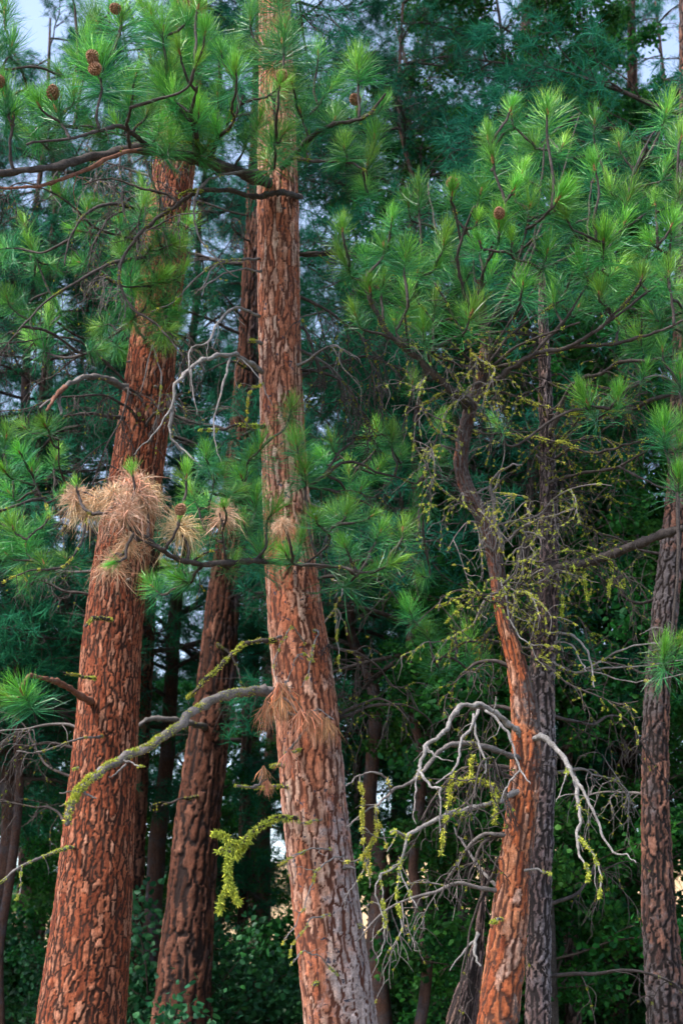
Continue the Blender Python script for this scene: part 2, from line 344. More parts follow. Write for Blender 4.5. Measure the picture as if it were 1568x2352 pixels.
# ------------------------------------------------------------------ trunks with plated bark
def trunk_mesh(name, pts, Y, top, m, cw=0.075, ch=0.17, depth=0.020, res=0.010, vres=0.012, seed=1, weather=None, lean=0.0, warp=0.55, fis=0.013, zfine=None):
    """pts: (x, y, width) down the photograph, bottom first. Runs on to the ground and up to height top."""
    c = []; r = []
    for k, (x, y, wd, *d) in enumerate(pts):
        yy = d[0] if d else Y
        p = P(x, y, yy); c.append(np.array(p)); r.append(0.5 * wd * ppm(p))
    c = np.array(c); r = np.array(r)
    t0 = (c[0] - c[1]) / np.linalg.norm(c[0] - c[1]); t0 = t0 / max(abs(t0[2]), 1e-6)
    base = c[0] + t0 * (c[0][2] + 0.25)
    base[0] = c[0][0] + (base[0] - c[0][0]) * 0.7
    midp = c[0] * 0.55 + base * 0.45
    t1 = c[-1] - c[-2]; t1 = t1 / t1[2]; t1 = t1 * 0.6 + np.array([0, 0, 0.4])
    h = max(top - c[-1][2], 0.12)
    tops = [c[-1] + t1 * h * f for f in (0.35, 0.7, 1.0)]
    C = np.vstack([base, midp, c, tops])
    Rr = np.concatenate([[r[0] * 1.30, r[0] * 1.06], r, [r[-1] * 0.75, r[-1] * 0.42, 0.02]])
    path = catmull(C, 16); rad = np.interp(np.linspace(0, len(C) - 1, len(path)), np.arange(len(C)), Rr)
    s = np.concatenate([[0], np.cumsum(np.linalg.norm(np.diff(path, axis=0), axis=1))])
    vis = float(np.interp(c[-1][2] if zfine is None else zfine, path[:, 2], s)) + 0.6
    sv = np.concatenate([np.arange(0, vis, vres), np.arange(vis, s[-1], 0.08), [s[-1]]])
    pc = np.stack([np.interp(sv, s, path[:, k]) for k in range(3)], 1); rv = np.interp(sv, s, rad)
    nth = int(2 * math.pi * float(np.median(rv[sv < vis])) / res); nth = max(24, nth)
    t, xa, ya = frames(pc)
    th = np.arange(nth) / nth
    TH, SV = np.meshgrid(th, sv)                                    # rows along the trunk
    per = max(6, int(round(2 * math.pi * float(np.median(rv[sv < vis])) / cw)))
    a = TH * per; b = SV / ch
    wa = vnoise(TH * per * 1, SV / ch * 1.7, per, seed + 20) - 0.5; wb = vnoise(TH * per * 2, SV / ch * 2.3, per * 2, seed + 21) - 0.5
    w2 = vnoise(TH * per * 3, SV / ch * 6.1, per * 3, seed + 22) - 0.5
    w3 = vnoise(TH * per * 7, SV / 0.022, per * 7, seed + 23) - 0.5
    cid, e1, lev = voro(a + warp * 0.7 * wa + 0.20 * w2 + 0.20 * w3, b + warp * 0.5 * wb + 0.10 * w2 + 0.06 * w3, per, seed, 0.95, cw, ch)
    gid, e2, lev2 = voro(TH * per * 2 + 0.9 * wa + 0.5 * w2 + 0.4 * w3, SV / ch * 3.1 + 0.8 * wb + 0.3 * w3, per * 2, seed + 5, 0.95, cw / 2, ch / 3.1)
    gap = vnoise(TH * per * 1.0, SV / ch * 1.3, per, seed + 24)                      # cracks open and close along their run
    wid = fis * (0.25 + 1.5 * gap) * (1 - 0.82 * lev)
    f = 1 - sstep(0.15 * wid, wid + 0.002, e1)
    fl = (1 - sstep(0.0, 0.0055, e2)) * (0.4 + 0.6 * (gap > 0.4))
    big = vnoise(TH * 5, SV / 0.9, 5, seed + 30) - 0.5
    hh = depth * ((1 - f) * (0.75 + 0.5 * cid) + 0.62 * (1 - f) * (gid - 0.5) - 0.18 * fl * (1 - f) + 0.20 * w2 + 0.26 * w3)
    rr = rv[:, None] * (1 + 0.05 * big) - depth * 0.55 + hh
    rr = np.maximum(rr, 0.012)
    ang = TH * 2 * math.pi
    v = pc[:, None] + rr[..., None] * (np.cos(ang)[..., None] * xa[:, None] + np.sin(ang)[..., None] * ya[:, None])
    n = len(sv)
    i, j = np.meshgrid(np.arange(n - 1), np.arange(nth), indexing='ij'); j2 = (j + 1) % nth
    q = np.stack([i * nth + j, i * nth + j2, (i + 1) * nth + j2, (i + 1) * nth + j], -1).reshape(-1, 4)
    if weather is None: wt = np.zeros_like(TH)
    else: wt = weather(np.cos(ang), np.sin(ang), v[..., 2])
    mb = MB(); mb.add(v.reshape(-1, 3), q, plate=cid.ravel(), fissure=np.clip(f + 0.35 * fl * (1 - lev2 * 0.6), 0, 1).ravel(), flake=gid.ravel(), weather=wt.ravel(), edge=(1 - sstep(0.0, 0.022, e1 * (0.7 + 0.9 * gap))).ravel())
    base[2] = 0.0
    return mb.mesh(name, m), Vector(base), path, rad

class Tree:
    def __init__(self, name, label, pts, Y, top, m, cat='tree', group=None, **kw):
        me, self.base, self.path, self.rad = trunk_mesh('trunk', pts, Y, top, m, **kw)
        self.root = thing(name, label, cat, self.base, group)
        self.trunk = link('trunk', me, self.root, -self.base)
    def part(self, name, me):
        return link(name, me, self.root, -self.base)

# ------------------------------------------------------------------ needles, cones, lichen
def needle_block(mb, o, d, L, wd, droop, age, rnd, m=0, seg=2):
    """Many needles at once: origins o, unit directions d, lengths L; each a tapered bent strip."""
    n = len(o); z = np.array([0, 0, -1.0])
    side = np.cross(d, RNG.normal(size=(n, 3))); side /= np.linalg.norm(side, axis=1)[:, None] + 1e-9
    L = np.asarray(L)[:, None]; wd = np.broadcast_to(np.asarray(wd, float), (n,))[:, None]; dr = np.broadcast_to(np.asarray(droop, float), (n,))[:, None]
    bend = side * (RNG.normal(size=(n, 1)) * 0.05) * L + RNG.normal(size=(n, 3)) * 0.035 * L
    p0 = o; p1 = o + d * L * 0.5 + z * dr * L * 0.14 - bend; p2 = bend +  o + d * L * (1 - 0.25 * np.abs(dr)) + z * dr * L * 0.55
    v = np.stack([p0 - side * wd * .4, p0 + side * wd * .4, p1 + side * wd * .5, p1 - side * wd * .5, p2], 1)
    k = np.arange(n)[:, None] * 5
    mb.add(v.reshape(-1, 3), (k + np.array([0, 1, 2, 3])), (k + np.array([3, 2, 4])), m,
           age=np.repeat(np.broadcast_to(age, (n,)), 5), rnd=np.repeat(np.broadcast_to(rnd, (n,)), 5))

def unit(v): return v / (np.linalg.norm(v, axis=-1, keepdims=True) + 1e-9)

def tuft_mesh(name, n=170, L=0.175, wd=0.0023, kind='green'):
    mb = MB()
    u = RNG.random(n)                                     # 0 at the bud, 1 back along the twig
    if kind == 'dead':
        az = RNG.random(n) * 2 * math.pi; pol = R(20) + R(95) * RNG.random(n)
        d = np.stack([np.sin(pol) * np.cos(az), np.sin(pol) * np.sin(az), np.cos(pol)], 1)
        o = np.stack([np.zeros(n), np.zeros(n), -0.07 * u], 1) + RNG.normal(size=(n, 3)) * 0.006
        needle_block(mb, o, d * 0.85, L * (0.6 + 0.65 * RNG.random(n)), wd, 0.45 + 0.95 * RNG.random(n), RNG.random(n), RNG.random(n))
    elif kind == 'hang':
        az = RNG.random(n) * 2 * math.pi; pol = R(128) + R(50) * RNG.random(n) ** 0.8
        d = np.stack([np.sin(pol) * np.cos(az), np.sin(pol) * np.sin(az), np.cos(pol)], 1)
        needle_block(mb, RNG.normal(size=(n, 3)) * 0.005, d, L * (0.75 + 0.4 * RNG.random(n)), wd, 0.1, RNG.random(n), RNG.random(n))
    else:
        az = RNG.random(n) * 2 * math.pi
        pol = R(6) + (R(70) + R(40) * RNG.random()) * u ** 0.85 + R(15) * RNG.normal(size=n); az = az + 0.5 * np.sin(az * 2 + RNG.random() * 6)
        if kind == 'brush': pol = np.abs(R(30) * RNG.normal(size=n)) * 0.8; u = u * 0.4
        d = np.stack([np.sin(pol) * np.cos(az), np.sin(pol) * np.sin(az), np.cos(pol)], 1)
        o = np.stack([np.zeros(n), np.zeros(n), 0.01 - 0.13 * u], 1) + d * 0.004
        ll = L * (0.70 + 0.35 * u + 0.22 * RNG.random(n))
        if kind == 'brush': ll = L * (0.55 + 0.2 * RNG.random(n))
        needle_block(mb, o, d, ll, wd * (0.8 + 0.4 * RNG.random(n)), 0.05 + 0.45 * u * RNG.random(n), np.clip(u * 1.25 + 0.12 * RNG.normal(size=n), 0, 1), RNG.random(n))
        tube(mb, np.array([[0, 0, -0.022], [0, 0, 0.0], [0, 0, 0.02]]), [0.0065, 0.0078, 0.003], 6, 0.1, 1, age=0.5, rnd=0.5)
    mats = {'green': [M['needle'], M['bud']], 'brush': [M['needle'], M['bud']], 'dead': [M['needle_dead']], 'hang': [M['needle_rust']]}[kind]
    return mb.mesh(name, mats, False)

TUFT = [tuft_mesh('needle_tuft', 170 + 22 * k, 0.155 + 0.006 * k) for k in range(9)]
BRUSH = [tuft_mesh('needle_tuft', 110, kind='brush') for k in range(3)]
DEAD = [tuft_mesh('dead_tuft', 300, 0.19, 0.0024, 'dead') for k in range(5)]
HANG = [tuft_mesh('dead_tuft', 60, 0.17, 0.004, 'hang') for k in range(4)]

def cone_mesh():
    mb = MB()
    prof = lambda z: 0.030 * math.sin(math.pi * min(1, max(0.03, z) ** 0.75)) ** 0.7 + 0.004
    zs = np.linspace(0, 1, 9)
    tube(mb, np.stack([np.zeros(9), np.zeros(9), zs * 0.085], 1), [prof(z) * 0.8 for z in zs], 10, 0.02)
    for k in range(78):
        z = (k + 0.5) / 78; a = k * 2.39996; r = prof(z) * 0.78
        c = np.array([math.cos(a) * r, math.sin(a) * r, z * 0.085]); o = np.array([math.cos(a), math.sin(a), 0.0]); s = np.array([-math.sin(a), math.cos(a), 0]); up = np.array([0, 0, 1.0])
        e = 0.0085
        v = [c - s * e - up * .002, c + s * e - up * .002, c + s * e * .7 + o * .010 + up * .006, c - s * e * .7 + o * .010 + up * .006, c + o * .013 + up * .011, c + up * .013]
        mb.add(v, [[0, 1, 2, 3]], [[3, 2, 4], [3, 4, 5], [2, 5, 4], [0, 3, 5], [1, 5, 2]])
    return mb.mesh('pine_cone', M['cone'], False)
CONE = cone_mesh()

def lichen_on(mb, p, r, amount, size=0.017, hang=0.0, up=0.25):
    """Shaggy lichen along a branch polyline: clumps of little forked blades."""
    p = np.asarray(p, float); seg = np.linalg.norm(np.diff(p, axis=0), axis=1); s = np.concatenate([[0], np.cumsum(seg)])
    r = np.broadcast_to(np.asarray(r, float), (len(p),))
    nc = max(2, int(s[-1] / 0.018 * amount))
    cs = RNG.random(nc) * s[-1]
    ph = RNG.random() * 10
    keep = (np.sin(cs * 9 + ph) + np.sin(cs * 23 + ph * 2.1) * 0.7 + RNG.normal(size=nc) * 0.5) > (0.9 - 1.7 * amount)
    cs = cs[keep]
    if not len(cs): return
    k = 52
    cs = np.repeat(cs, k) + RNG.normal(size=len(cs) * k) * size * 0.55
    cs = np.clip(cs, 0, s[-1])
    c = np.stack([np.interp(cs, s, p[:, q]) for q in range(3)], 1); rr = np.interp(cs, s, r)
    d = unit(RNG.normal(size=(len(cs), 3)) + np.array([0, -0.15, up]))
    o = c + d * rr[:, None] * 0.85
    d2 = unit(d * 0.6 + RNG.normal(size=d.shape) * 0.7 + np.array([0, 0, -hang]))
    L = size * (0.35 + 0.65 * RNG.random(len(cs))) * (1 + 1.5 * hang * RNG.random(len(cs)))
    needle_block(mb, o, d2, L, size * 0.26, 0.3 * hang, RNG.random(len(cs)), RNG.random(len(cs)))

def arr(pts, Y=None):
    """photo polyline -> world points; entries (x, y) or (x, y, Y)"""
    return np.array([np.array(P(p[0], p[1], p[2] if len(p) > 2 else Y)) for p in pts])

def wiggle(p, amp):
    n = len(p)
    if n < 4: return p
    k = RNG.normal(size=(n, 3)) * amp
    k[1:-1] = (k[:-2] + k[1:-1] * 2 + k[2:]) / 4 * 1.5; k[0] = 0
    return p + k

def side_twigs(mb, p, r, every, length, lich=None, droop=0.5, depth=1, la=0.5, rt=0.0035):
    """Crooked little dead twigs off a branch."""
    seg = np.linalg.norm(np.diff(p, axis=0), axis=1); s = np.concatenate([[0], np.cumsum(seg)])
    n = RNG.poisson(s[-1] / every)
    for _ in range(n):
        q = RNG.random() * s[-1] * 0.85 + s[-1] * 0.12
        o = np.array([np.interp(q, s, p[:, k]) for k in range(3)])
        i = min(len(p) - 2, int(np.searchsorted(s, q)))
        t = unit(p[min(i + 1, len(p) - 1)] - p[max(0, i - 1)])
        d = unit(t * 0.7 + RNG.normal(size=3) * 0.75 + np.array([0, 0, -0.25]))
        L = length * (0.35 + 0.9 * RNG.random()); pts = [o]
        for k in range(5):
            d = unit(d + RNG.normal(size=3) * 0.28 + np.array([0, 0, -droop * 0.28])); pts.append(pts[-1] + d * L / 5)
        pp = catmull(pts, 3)
        tube(mb, pp, np.linspace(rt, rt * 0.45, len(pp)), 4, 0.1)
        if lich is not None and RNG.random() < 0.6: lichen_on(lich, pp, rt, la, 0.008, 0.4)
        if depth > 1 and L > 0.12: side_twigs(mb, pp, r, every * 0.7, length * 0.5, lich, droop, depth - 1, la, rt * 0.7)

class Branch:
    """One limb with its side shoots: a wood mesh, lichen, and the nodes that needle tufts can grow from."""
    def __init__(self, tree, m):
        self.tree, self.m = tree, m
        self.wood = MB(); self.lich = MB(); self.moss = MB(); self.nodes = []; self.tufts = []
    def limb(self, pts, Y, r0, r1, lich=0.0, twig=0.0, tl=0.25, moss=0.0, sides=8, amp=0.004, depth=1, size=0.017, hang=0.0):
        p = wiggle(catmull(arr(pts, Y), 7), amp); r = np.linspace(r0, r1, len(p)) * (1 + 0.12 * RNG.normal(size=len(p))) * (0.84 if r0 < 0.03 else 1.0)
        tube(self.wood, p, r, sides, 0.15)
        if lich: lichen_on(self.lich, p, r, lich, size, hang)
        if moss: lichen_on(self.moss, p, r, moss, size, hang)
        if twig: side_twigs(self.wood, p, r, 1.0 / twig, tl, self.lich if lich else (self.moss if moss else None), 0.5, depth, max(lich, moss) * 0.7)
        self.nodes += [q for q in p[::2]]
        return p
    def tuft(self, x, y, r, Y, kind='green', cone=0, axis=None):
        self.tufts.append((x, y, r, Y, kind, cone, axis))
    def grow(self, twig_r=0.0075, up=0.55, moss=0.0):
        todo = [(np.array(P(x, y, Y)), r, kind, cone, axis) for x, y, r, Y, kind, cone, axis in self.tufts]
        if not todo: return []
        nodes = np.array(self.nodes)
        todo.sort(key=lambda t: np.min(np.linalg.norm(nodes - t[0], axis=1)))
        out = []
        for T, r, kind, cone, axis in todo:
            dv = T - nodes; dist = np.linalg.norm(dv, axis=1)
            cost = 1.7 * np.linalg.norm(dv[:, :2], axis=1) + 0.75 * np.abs(dv[:, 2]) + np.where(dv[:, 2] < 0.05, 0.45 + np.abs(dv[:, 2]), 0) + np.where(dist < 0.10, 0.4, 0)
            o = nodes[int(np.argmin(cost))]; dd = T - o; L = np.linalg.norm(dd)
            end = unit(dd / (L + 1e-6) * 0.55 + np.array([0, -0.22, up]) + RNG.normal(size=3) * 0.13)
            if kind in ('dead', 'hang'): end = unit(dd / (L + 1e-6) + np.array([0, -0.2, -0.1]))
            c1 = o + dd * 0.35 + np.array([0, 0, -0.06]) * L + RNG.normal(size=3) * 0.03 * L; c2 = T - end * min(0.3 * L, 0.18)
            p = wiggle(catmull([o, c1, c2, T], 5), 0.003)
            tube(self.wood, p, np.linspace(twig_r * (1.25 + 0.5 * min(L, 1.2)), twig_r * 0.85, len(p)), 6, 0.10)
            if moss and RNG.random() < 0.5: lichen_on(self.moss, p[:len(p) // 2], twig_r, moss, 0.014)
            nodes = np.vstack([nodes, p[3:-3:2]])
            out.append((T, unit(np.array(axis)) if axis is not None else end, r, kind, cone))
        return out
    def finish(self, name='branch', label=None, **kw):
        placed = self.grow(**kw)
        b = self.tree.part(name, self.wood.mesh(name, self.m))
        if label: b['label'] = label
        for mb, mm in ((self.lich, 'lichen'), (self.moss, 'moss')):
            if mb.n:
                l = link('lichen', mb.mesh('lichen', M[mm], False), b); l['kind'] = 'stuff'
        for T, ax, r, kind, cone in placed:
            T = Vector(T); s = r * ppm(T) / 0.160 * RNG.uniform(0.86, 1.12)
            bank = {'green': TUFT, 'brush': BRUSH, 'dead': DEAD, 'hang': HANG}[kind]
            t = link('needle_tuft' if kind in ('green', 'brush') else 'dead_needle_tuft', bank[int(RNG.integers(len(bank)))], b, T)
            q = (Vector((0, 0, 1)) if kind in ('dead', 'hang') else Vector(ax)).to_track_quat('Z', 'Y') @ Quaternion((0, 0, 1), RNG.random() * 6.28)
            t.rotation_mode = 'QUATERNION'; t.rotation_quaternion = q; t.scale = (s, s, s * (0.95 + 0.12 * RNG.random()))
            for k in range(cone):
                a = RNG.random() * 6.28
                off = Vector((0.03 * math.cos(a) * (k > 0), -0.075, 0.01 - 0.045 * k))
                c = link('pine_cone', CONE, b, T + off)
                c.rotation_euler = (R(65 + 50 * RNG.random()), 0, R(-35 + 70 * RNG.random())); c.scale = (0.9 + 0.25 * RNG.random(),) * 3
        return b

# ------------------------------------------------------------------ the near pines
# A: the broad orange trunk at the left
A = Tree('pine_tree', 'broad orange-red pine trunk with plated bark, leaning right, nearest the picture\'s left edge',
         [(187, 2352, 205), (213, 2100, 178), (228, 1900, 160), (248, 1650, 142), (260, 1450, 130), (286, 1250, 124), (314, 1080, 117), (340, 900, 112), (356, 760, 104), (378, 560, 100), (398, 400, 94), (418, 200, 84), (436, 20, 74)],
         12.0, 21, M['bark_a'], cw=0.036, ch=0.145, depth=0.010, res=0.0085, vres=0.011, seed=3, warp=0.9, fis=0.0088)
# B: darker furrowed trunk between the two broad ones
B = Tree('pine_tree', 'dark brown furrowed pine trunk standing behind and between the two broadest trunks',
         [(417, 2352, 132), (440, 2050, 106), (452, 1900, 98), (472, 1750, 92), (492, 1600, 84), (512, 1400, 72), (536, 1200, 62), (556, 1000, 56), (572, 800, 50), (584, 600, 46), (592, 420, 42)],
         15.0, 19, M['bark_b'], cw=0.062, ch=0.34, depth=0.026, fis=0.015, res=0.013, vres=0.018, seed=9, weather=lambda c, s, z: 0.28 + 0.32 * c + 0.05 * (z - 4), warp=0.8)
# C: the pale pink trunk in the middle
C = Tree('pine_tree', 'pale pinkish-orange pine trunk in the middle, grey-flecked towards its base',
         [(783, 2352, 166), (762, 2180, 158), (742, 2020, 150), (722, 1850, 146), (702, 1620, 140), (678, 1400, 124), (664, 1250, 112), (652, 1050, 100), (644, 850, 97), (640, 650, 95), (638, 450, 92), (636, 250, 82), (632, 60, 72), (630, -40, 70)],
         9.5, 18, M['bark_c'], cw=0.040, ch=0.19, depth=0.0085, res=0.0085, vres=0.0105, seed=17,
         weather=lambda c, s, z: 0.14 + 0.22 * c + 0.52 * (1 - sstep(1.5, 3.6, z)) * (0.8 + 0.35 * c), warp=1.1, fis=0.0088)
# D: slender leaning orange tree, right of centre; its crown is the bright one
D = Tree('pine_tree', 'slender leaning pine with bright orange lower bark and a bright green tufted crown',
         [(1142, 2352, 92), (1160, 2200, 86), (1180, 2000, 72), (1198, 1850, 68), (1208, 1720, 66), (1203, 1620, 58), (1184, 1520, 42), (1160, 1430, 36), (1143, 1330, 34), (1125, 1230, 34), (1092, 1160, 31), (1060, 1090, 29), (1062, 1020, 28), (1080, 940, 27), (1104, 870, 25), (1114, 800, 22), (1110, 740, 18), (1104, 680, 12)],
         8.6, 5.0, M['bark_d'], cw=0.034, ch=0.16, depth=0.011, fis=0.008, res=0.0075, vres=0.010, seed=23,
         weather=lambda c, s, z: 0.31 + 0.55 * sstep(3.4, 4.1, z) + 0.24 * c + 0.34 * np.exp(-((z - 3.15) / 0.3) ** 2), warp=0.7)  # height term paints silhouette darkness on the upper stem; other terms are greying
# E: straight grey tree behind D
E = Tree('pine_tree', 'straight grey scaly pine trunk rising just behind the leaning orange one',
         [(1234, 2352, 58), (1240, 2000, 50), (1246, 1750, 56), (1240, 1600, 62), (1252, 1450, 52), (1260, 1300, 42), (1258, 1100, 36), (1252, 900, 28), (1247, 760, 20), (1244, 640, 10)],
         9.4, 6.4, M['bark_e'], cw=0.035, ch=0.10, depth=0.012, res=0.009, vres=0.011, seed=31,
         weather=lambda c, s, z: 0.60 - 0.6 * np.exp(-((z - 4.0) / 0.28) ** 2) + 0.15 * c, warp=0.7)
# F: trunk near the right edge
F = Tree('pine_tree', 'grey and reddish pine trunk standing nearest the picture\'s right edge',
         [(1532, 2352, 92), (1516, 2150, 78), (1508, 2000, 66), (1504, 1800, 58), (1508, 1600, 56), (1524, 1420, 56), (1540, 1280, 54), (1556, 1120, 48), (1566, 900, 46), (1570, 650, 44), (1574, 400, 40), (1578, 150, 34)],
         12.0, 18, M['bark_f'], cw=0.045, ch=0.16, depth=0.018, res=0.011, vres=0.014, seed=41,
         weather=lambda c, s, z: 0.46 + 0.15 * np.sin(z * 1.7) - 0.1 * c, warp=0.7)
# slimmer trunks further back
G = Tree('pine_tree', 'dark reddish-brown trunk in deep shade, left of the trunk at the right edge',
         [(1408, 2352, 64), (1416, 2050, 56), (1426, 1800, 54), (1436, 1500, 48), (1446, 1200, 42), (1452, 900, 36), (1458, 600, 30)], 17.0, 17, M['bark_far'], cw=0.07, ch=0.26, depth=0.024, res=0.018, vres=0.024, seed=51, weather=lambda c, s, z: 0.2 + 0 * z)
B2 = Tree('pine_tree', 'narrow reddish trunk half hidden behind the right side of the broad orange one',
         [(292, 2352, 52), (306, 2000, 46), (316, 1800, 44), (330, 1550, 40), (346, 1250, 36), (372, 900, 32), (396, 600, 28)], 16.5, 17, M['bark_b'], cw=0.06, ch=0.24, depth=0.022, res=0.016, vres=0.022, seed=57, weather=lambda c, s, z: 0.15 + 0.4 * sstep(3.6, 2.0, z))
I = Tree('pine_tree', 'short-looking grey trunk in shade between the straight grey trunk and the dark reddish one',
         [(1316, 2352, 38), (1312, 2200, 32), (1306, 2000, 28), (1300, 1800, 26), (1296, 1500, 22), (1290, 1200, 18)], 16.0, 14, M['bark_e'], cw=0.05, ch=0.18, depth=0.014, res=0.018, vres=0.024, seed=61, weather=lambda c, s, z: 0.5 + 0 * z)
far_specs = [('thin violet-grey trunk seen between the dark furrowed trunk and the pale middle one', [(552, 2352, 26), (560, 2000, 24), (566, 1700, 21), (572, 1300, 17)], 21.0),
             ('pair-like dark trunk low behind the dark furrowed one, the one standing clear to its right', [(600, 2352, 40), (596, 2200, 36), (588, 2000, 30), (584, 1700, 26)], 25.0),
             ('dim trunk just right of the pale middle trunk\'s foot', [(905, 2352, 44), (910, 2100, 38), (918, 1800, 34), (930, 1400, 28), (938, 1000, 22)], 22.0),
             ('dim bluish trunk left of the slender leaning pine', [(1026, 2352, 34), (1030, 2050, 30), (1036, 1700, 26), (1040, 1300, 22), (1044, 900, 18)], 24.0),
             ('thin dark trunk rising to the top edge above the bright tufted crown', [(1196, 1500, 26), (1200, 1000, 24), (1204, 500, 22), (1207, 60, 18)], 17.0),
             ('shaded trunk in the dark wood at the picture\'s lower left', [(60, 2352, 54), (66, 2000, 46), (78, 1600, 42), (92, 1200, 36)], 24.0)]
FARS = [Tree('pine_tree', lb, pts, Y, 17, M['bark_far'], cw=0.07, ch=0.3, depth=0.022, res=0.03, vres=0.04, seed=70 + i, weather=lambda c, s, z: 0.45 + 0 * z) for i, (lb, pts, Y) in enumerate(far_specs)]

# leaning dead snag at the foot of D
H = Tree('dead_snag', 'leaning grey dead snag at the foot of the slender leaning pine', [(1058, 2352, 62, 12.2), (1076, 2270, 44, 12.1), (1092, 2200, 28, 12.0), (1101, 2150, 16, 11.95)], 12.0, 2.4, M['bark_e'], cat='snag', cw=0.03, ch=0.5, depth=0.022, res=0.010, vres=0.014, seed=83, weather=lambda c, s, z: 0.45 + 0 * z)
b = Branch(H, M['dead']); b.limb([(1100, 2135, 12.0), (1090, 2165, 11.8), (1090, 2195, 11.7), (1103, 2220, 11.65)], 12, 0.02, 0.008); b.limb([(1098, 2150, 12.0), (1060, 2190, 11.8), (1030, 2230, 11.7)], 12, 0.012, 0.004); b.finish()

# ---------------------------------------------------------------- C's limbs
b = Branch(C, M['limb'])                         # the big needled limb across the top left
b.limb([(618, 420, 9.35), (520, 386, 9.0), (403, 353, 8.6), (312, 343, 8.3), (200, 362, 8.0), (126, 383, 7.8), (0, 398, 7.6), (-70, 392, 7.5)], 0, 0.046, 0.014, moss=0.10, twig=2.5, tl=0.3, depth=2)
b.limb([(360, 348, 8.5), (310, 310, 8.2), (275, 290, 8.0), (236, 300, 7.8), (160, 318, 7.6), (60, 330, 7.4)], 0, 0.022, 0.008, twig=1)
b.limb([(450, 366, 8.8), (452, 320, 8.5), (440, 260, 8.2), (452, 200, 8.0)], 0, 0.024, 0.010, moss=0.35)
b.limb([(480, 372, 8.8), (500, 320, 8.5), (530, 290, 8.3), (560, 220, 8.2)], 0, 0.020, 0.009, moss=0.4)
b.limb([(300, 345, 8.25), (292, 300, 8.1), (300, 250, 7.9)], 0, 0.016, 0.009)
b.limb([(520, 385, 9.0), (470, 340, 8.7), (420, 325, 8.5)], 0, 0.014, 0.006, lich=0.6)
for x, y in [(400, 20), (440, 60), (425, 110), (395, 90), (430, 180), (410, 250), (445, 130), (460, 260), (400, 300), (420, 40), (390, 330), (440, 290), (350, 300), (480, 330), (420, 240), (380, 170), (440, 220)]: b.tuft(x, y, 58, RNG.uniform(8.3, 8.9))
for x, y, r, c in [(277, 45, 84, 1), (222, 152, 80, 3), (128, 247, 84, 1), (10, 217, 78, 1), (295, 197, 72, 0), (449, 151, 76, 0), (375, 63, 66, 0), (469, 76, 66, 0), (539, 164, 70, 0), (622, 121, 76, 0), (547, 110, 60, 0), (612, 368, 62, 0), (527, 262, 60, 0), (595, 277, 60, 0), (217, 302, 60, 0), (267, 282, 55, 0), (454, 15, 66, 0), (86, 242, 60, 0), (60, 300, 58, 0), (170, 215, 56, 0), (345, 130, 60, 0), (398, 210, 60, 0), (340, 255, 58, 0), (30, 265, 60, 0), (410, 120, 60, 0), (500, 215, 56, 0), (640, 200, 56, 1), (575, 40, 60, 0), (330, 20, 60, 0), (655, 60, 56, 0)]:
    b.tuft(x, y, r * 1.08, 7.55 + (0.9 * RNG.random() if not c else 0.0) + 0.0009 * x, 'green', c)
    if c or RNG.random() < 0.35: b.tuft(x + 2, y - 4, r * 1.1, 7.5 + 0.3 * RNG.random(), 'brush')
for k in range(36):
    b.tuft(RNG.uniform(-60, 700), RNG.uniform(-60, 330), RNG.uniform(54, 72), RNG.uniform(8.1, 9.1))
b.finish(moss=0.25)
b = Branch(C, M['red_limb'])
b.limb([(330, 342, 8.32), (267, 358, 8.1), (161, 403, 7.9), (100, 425, 7.8), (30, 433, 7.7), (-30, 428, 7.6)], 0, 0.020, 0.008, twig=2, tl=0.35, depth=2); b.finish()
b = Branch(C, M['limb'])                         # limb to the right of C, high
b.limb([(646, 385, 9.3), (690, 340, 9.0), (735, 300, 8.8), (785, 282, 8.6), (840, 268, 8.5), (885, 215, 8.4)], 0, 0.026, 0.009, moss=0.2, twig=2, depth=2)
b.limb([(670, 360, 9.1), (730, 372, 8.8), (800, 372, 8.6), (842, 392, 8.5)], 0, 0.016, 0.007, moss=0.3, twig=2)
for x, y, r, c in [(690, 252, 62, 0), (764, 197, 76, 0), (820, 252, 64, 1), (845, 372, 64, 0), (670, 192, 60, 0), (790, 335, 56, 0), (730, 120, 62, 0), (820, 150, 62, 0), (860, 310, 56, 0), (705, 330, 56, 0), (770, 270, 56, 0), (840, 430, 52, 0), (880, 240, 54, 0)]:
    b.tuft(x, y, r, 8.5 + 0.5 * RNG.random(), 'green', c)
b.finish(moss=0.2)
b = Branch(C, M['limb'])                         # dark limb round the front of C, curling down to the left
b.limb([(690, 452, 9.45), (668, 446, 9.25), (640, 444, 9.15), (612, 448, 9.15), (590, 452, 9.2), (530, 440, 9.1), (470, 438, 9.0), (440, 446, 9.0), (413, 469, 9.0), (353, 509, 9.0), (312, 549, 8.9), (282, 595, 8.9), (275, 640, 8.8), (297, 700, 8.8), (353, 741, 8.8), (398, 786, 8.8), (420, 820, 8.8)], 0, 0.028, 0.006, moss=0.22, twig=2.2, tl=0.3, depth=2)
b.limb([(470, 438, 9.0), (430, 440, 8.9), (410, 452, 8.9)], 0, 0.012, 0.006, lich=0.9)
b.limb([(413, 469, 9.0), (380, 445, 9.0), (330, 435, 9.0), (290, 420, 9.0), (245, 410, 9.0), (190, 425, 9.0)], 0, 0.014, 0.005, twig=2, depth=2)
b.finish()
b = Branch(C, M['dead_dark'])
b.limb([(612, 396, 9.4), (575, 392, 9.0), (534, 398, 8.8), (484, 410, 8.7), (448, 449, 8.6), (446, 500, 8.6), (460, 550, 8.6), (500, 598, 8.6), (545, 640, 8.7)], 0, 0.014, 0.005, twig=1.2, lich=0.1); b.finish()
b = Branch(C, M['dead_dark'])
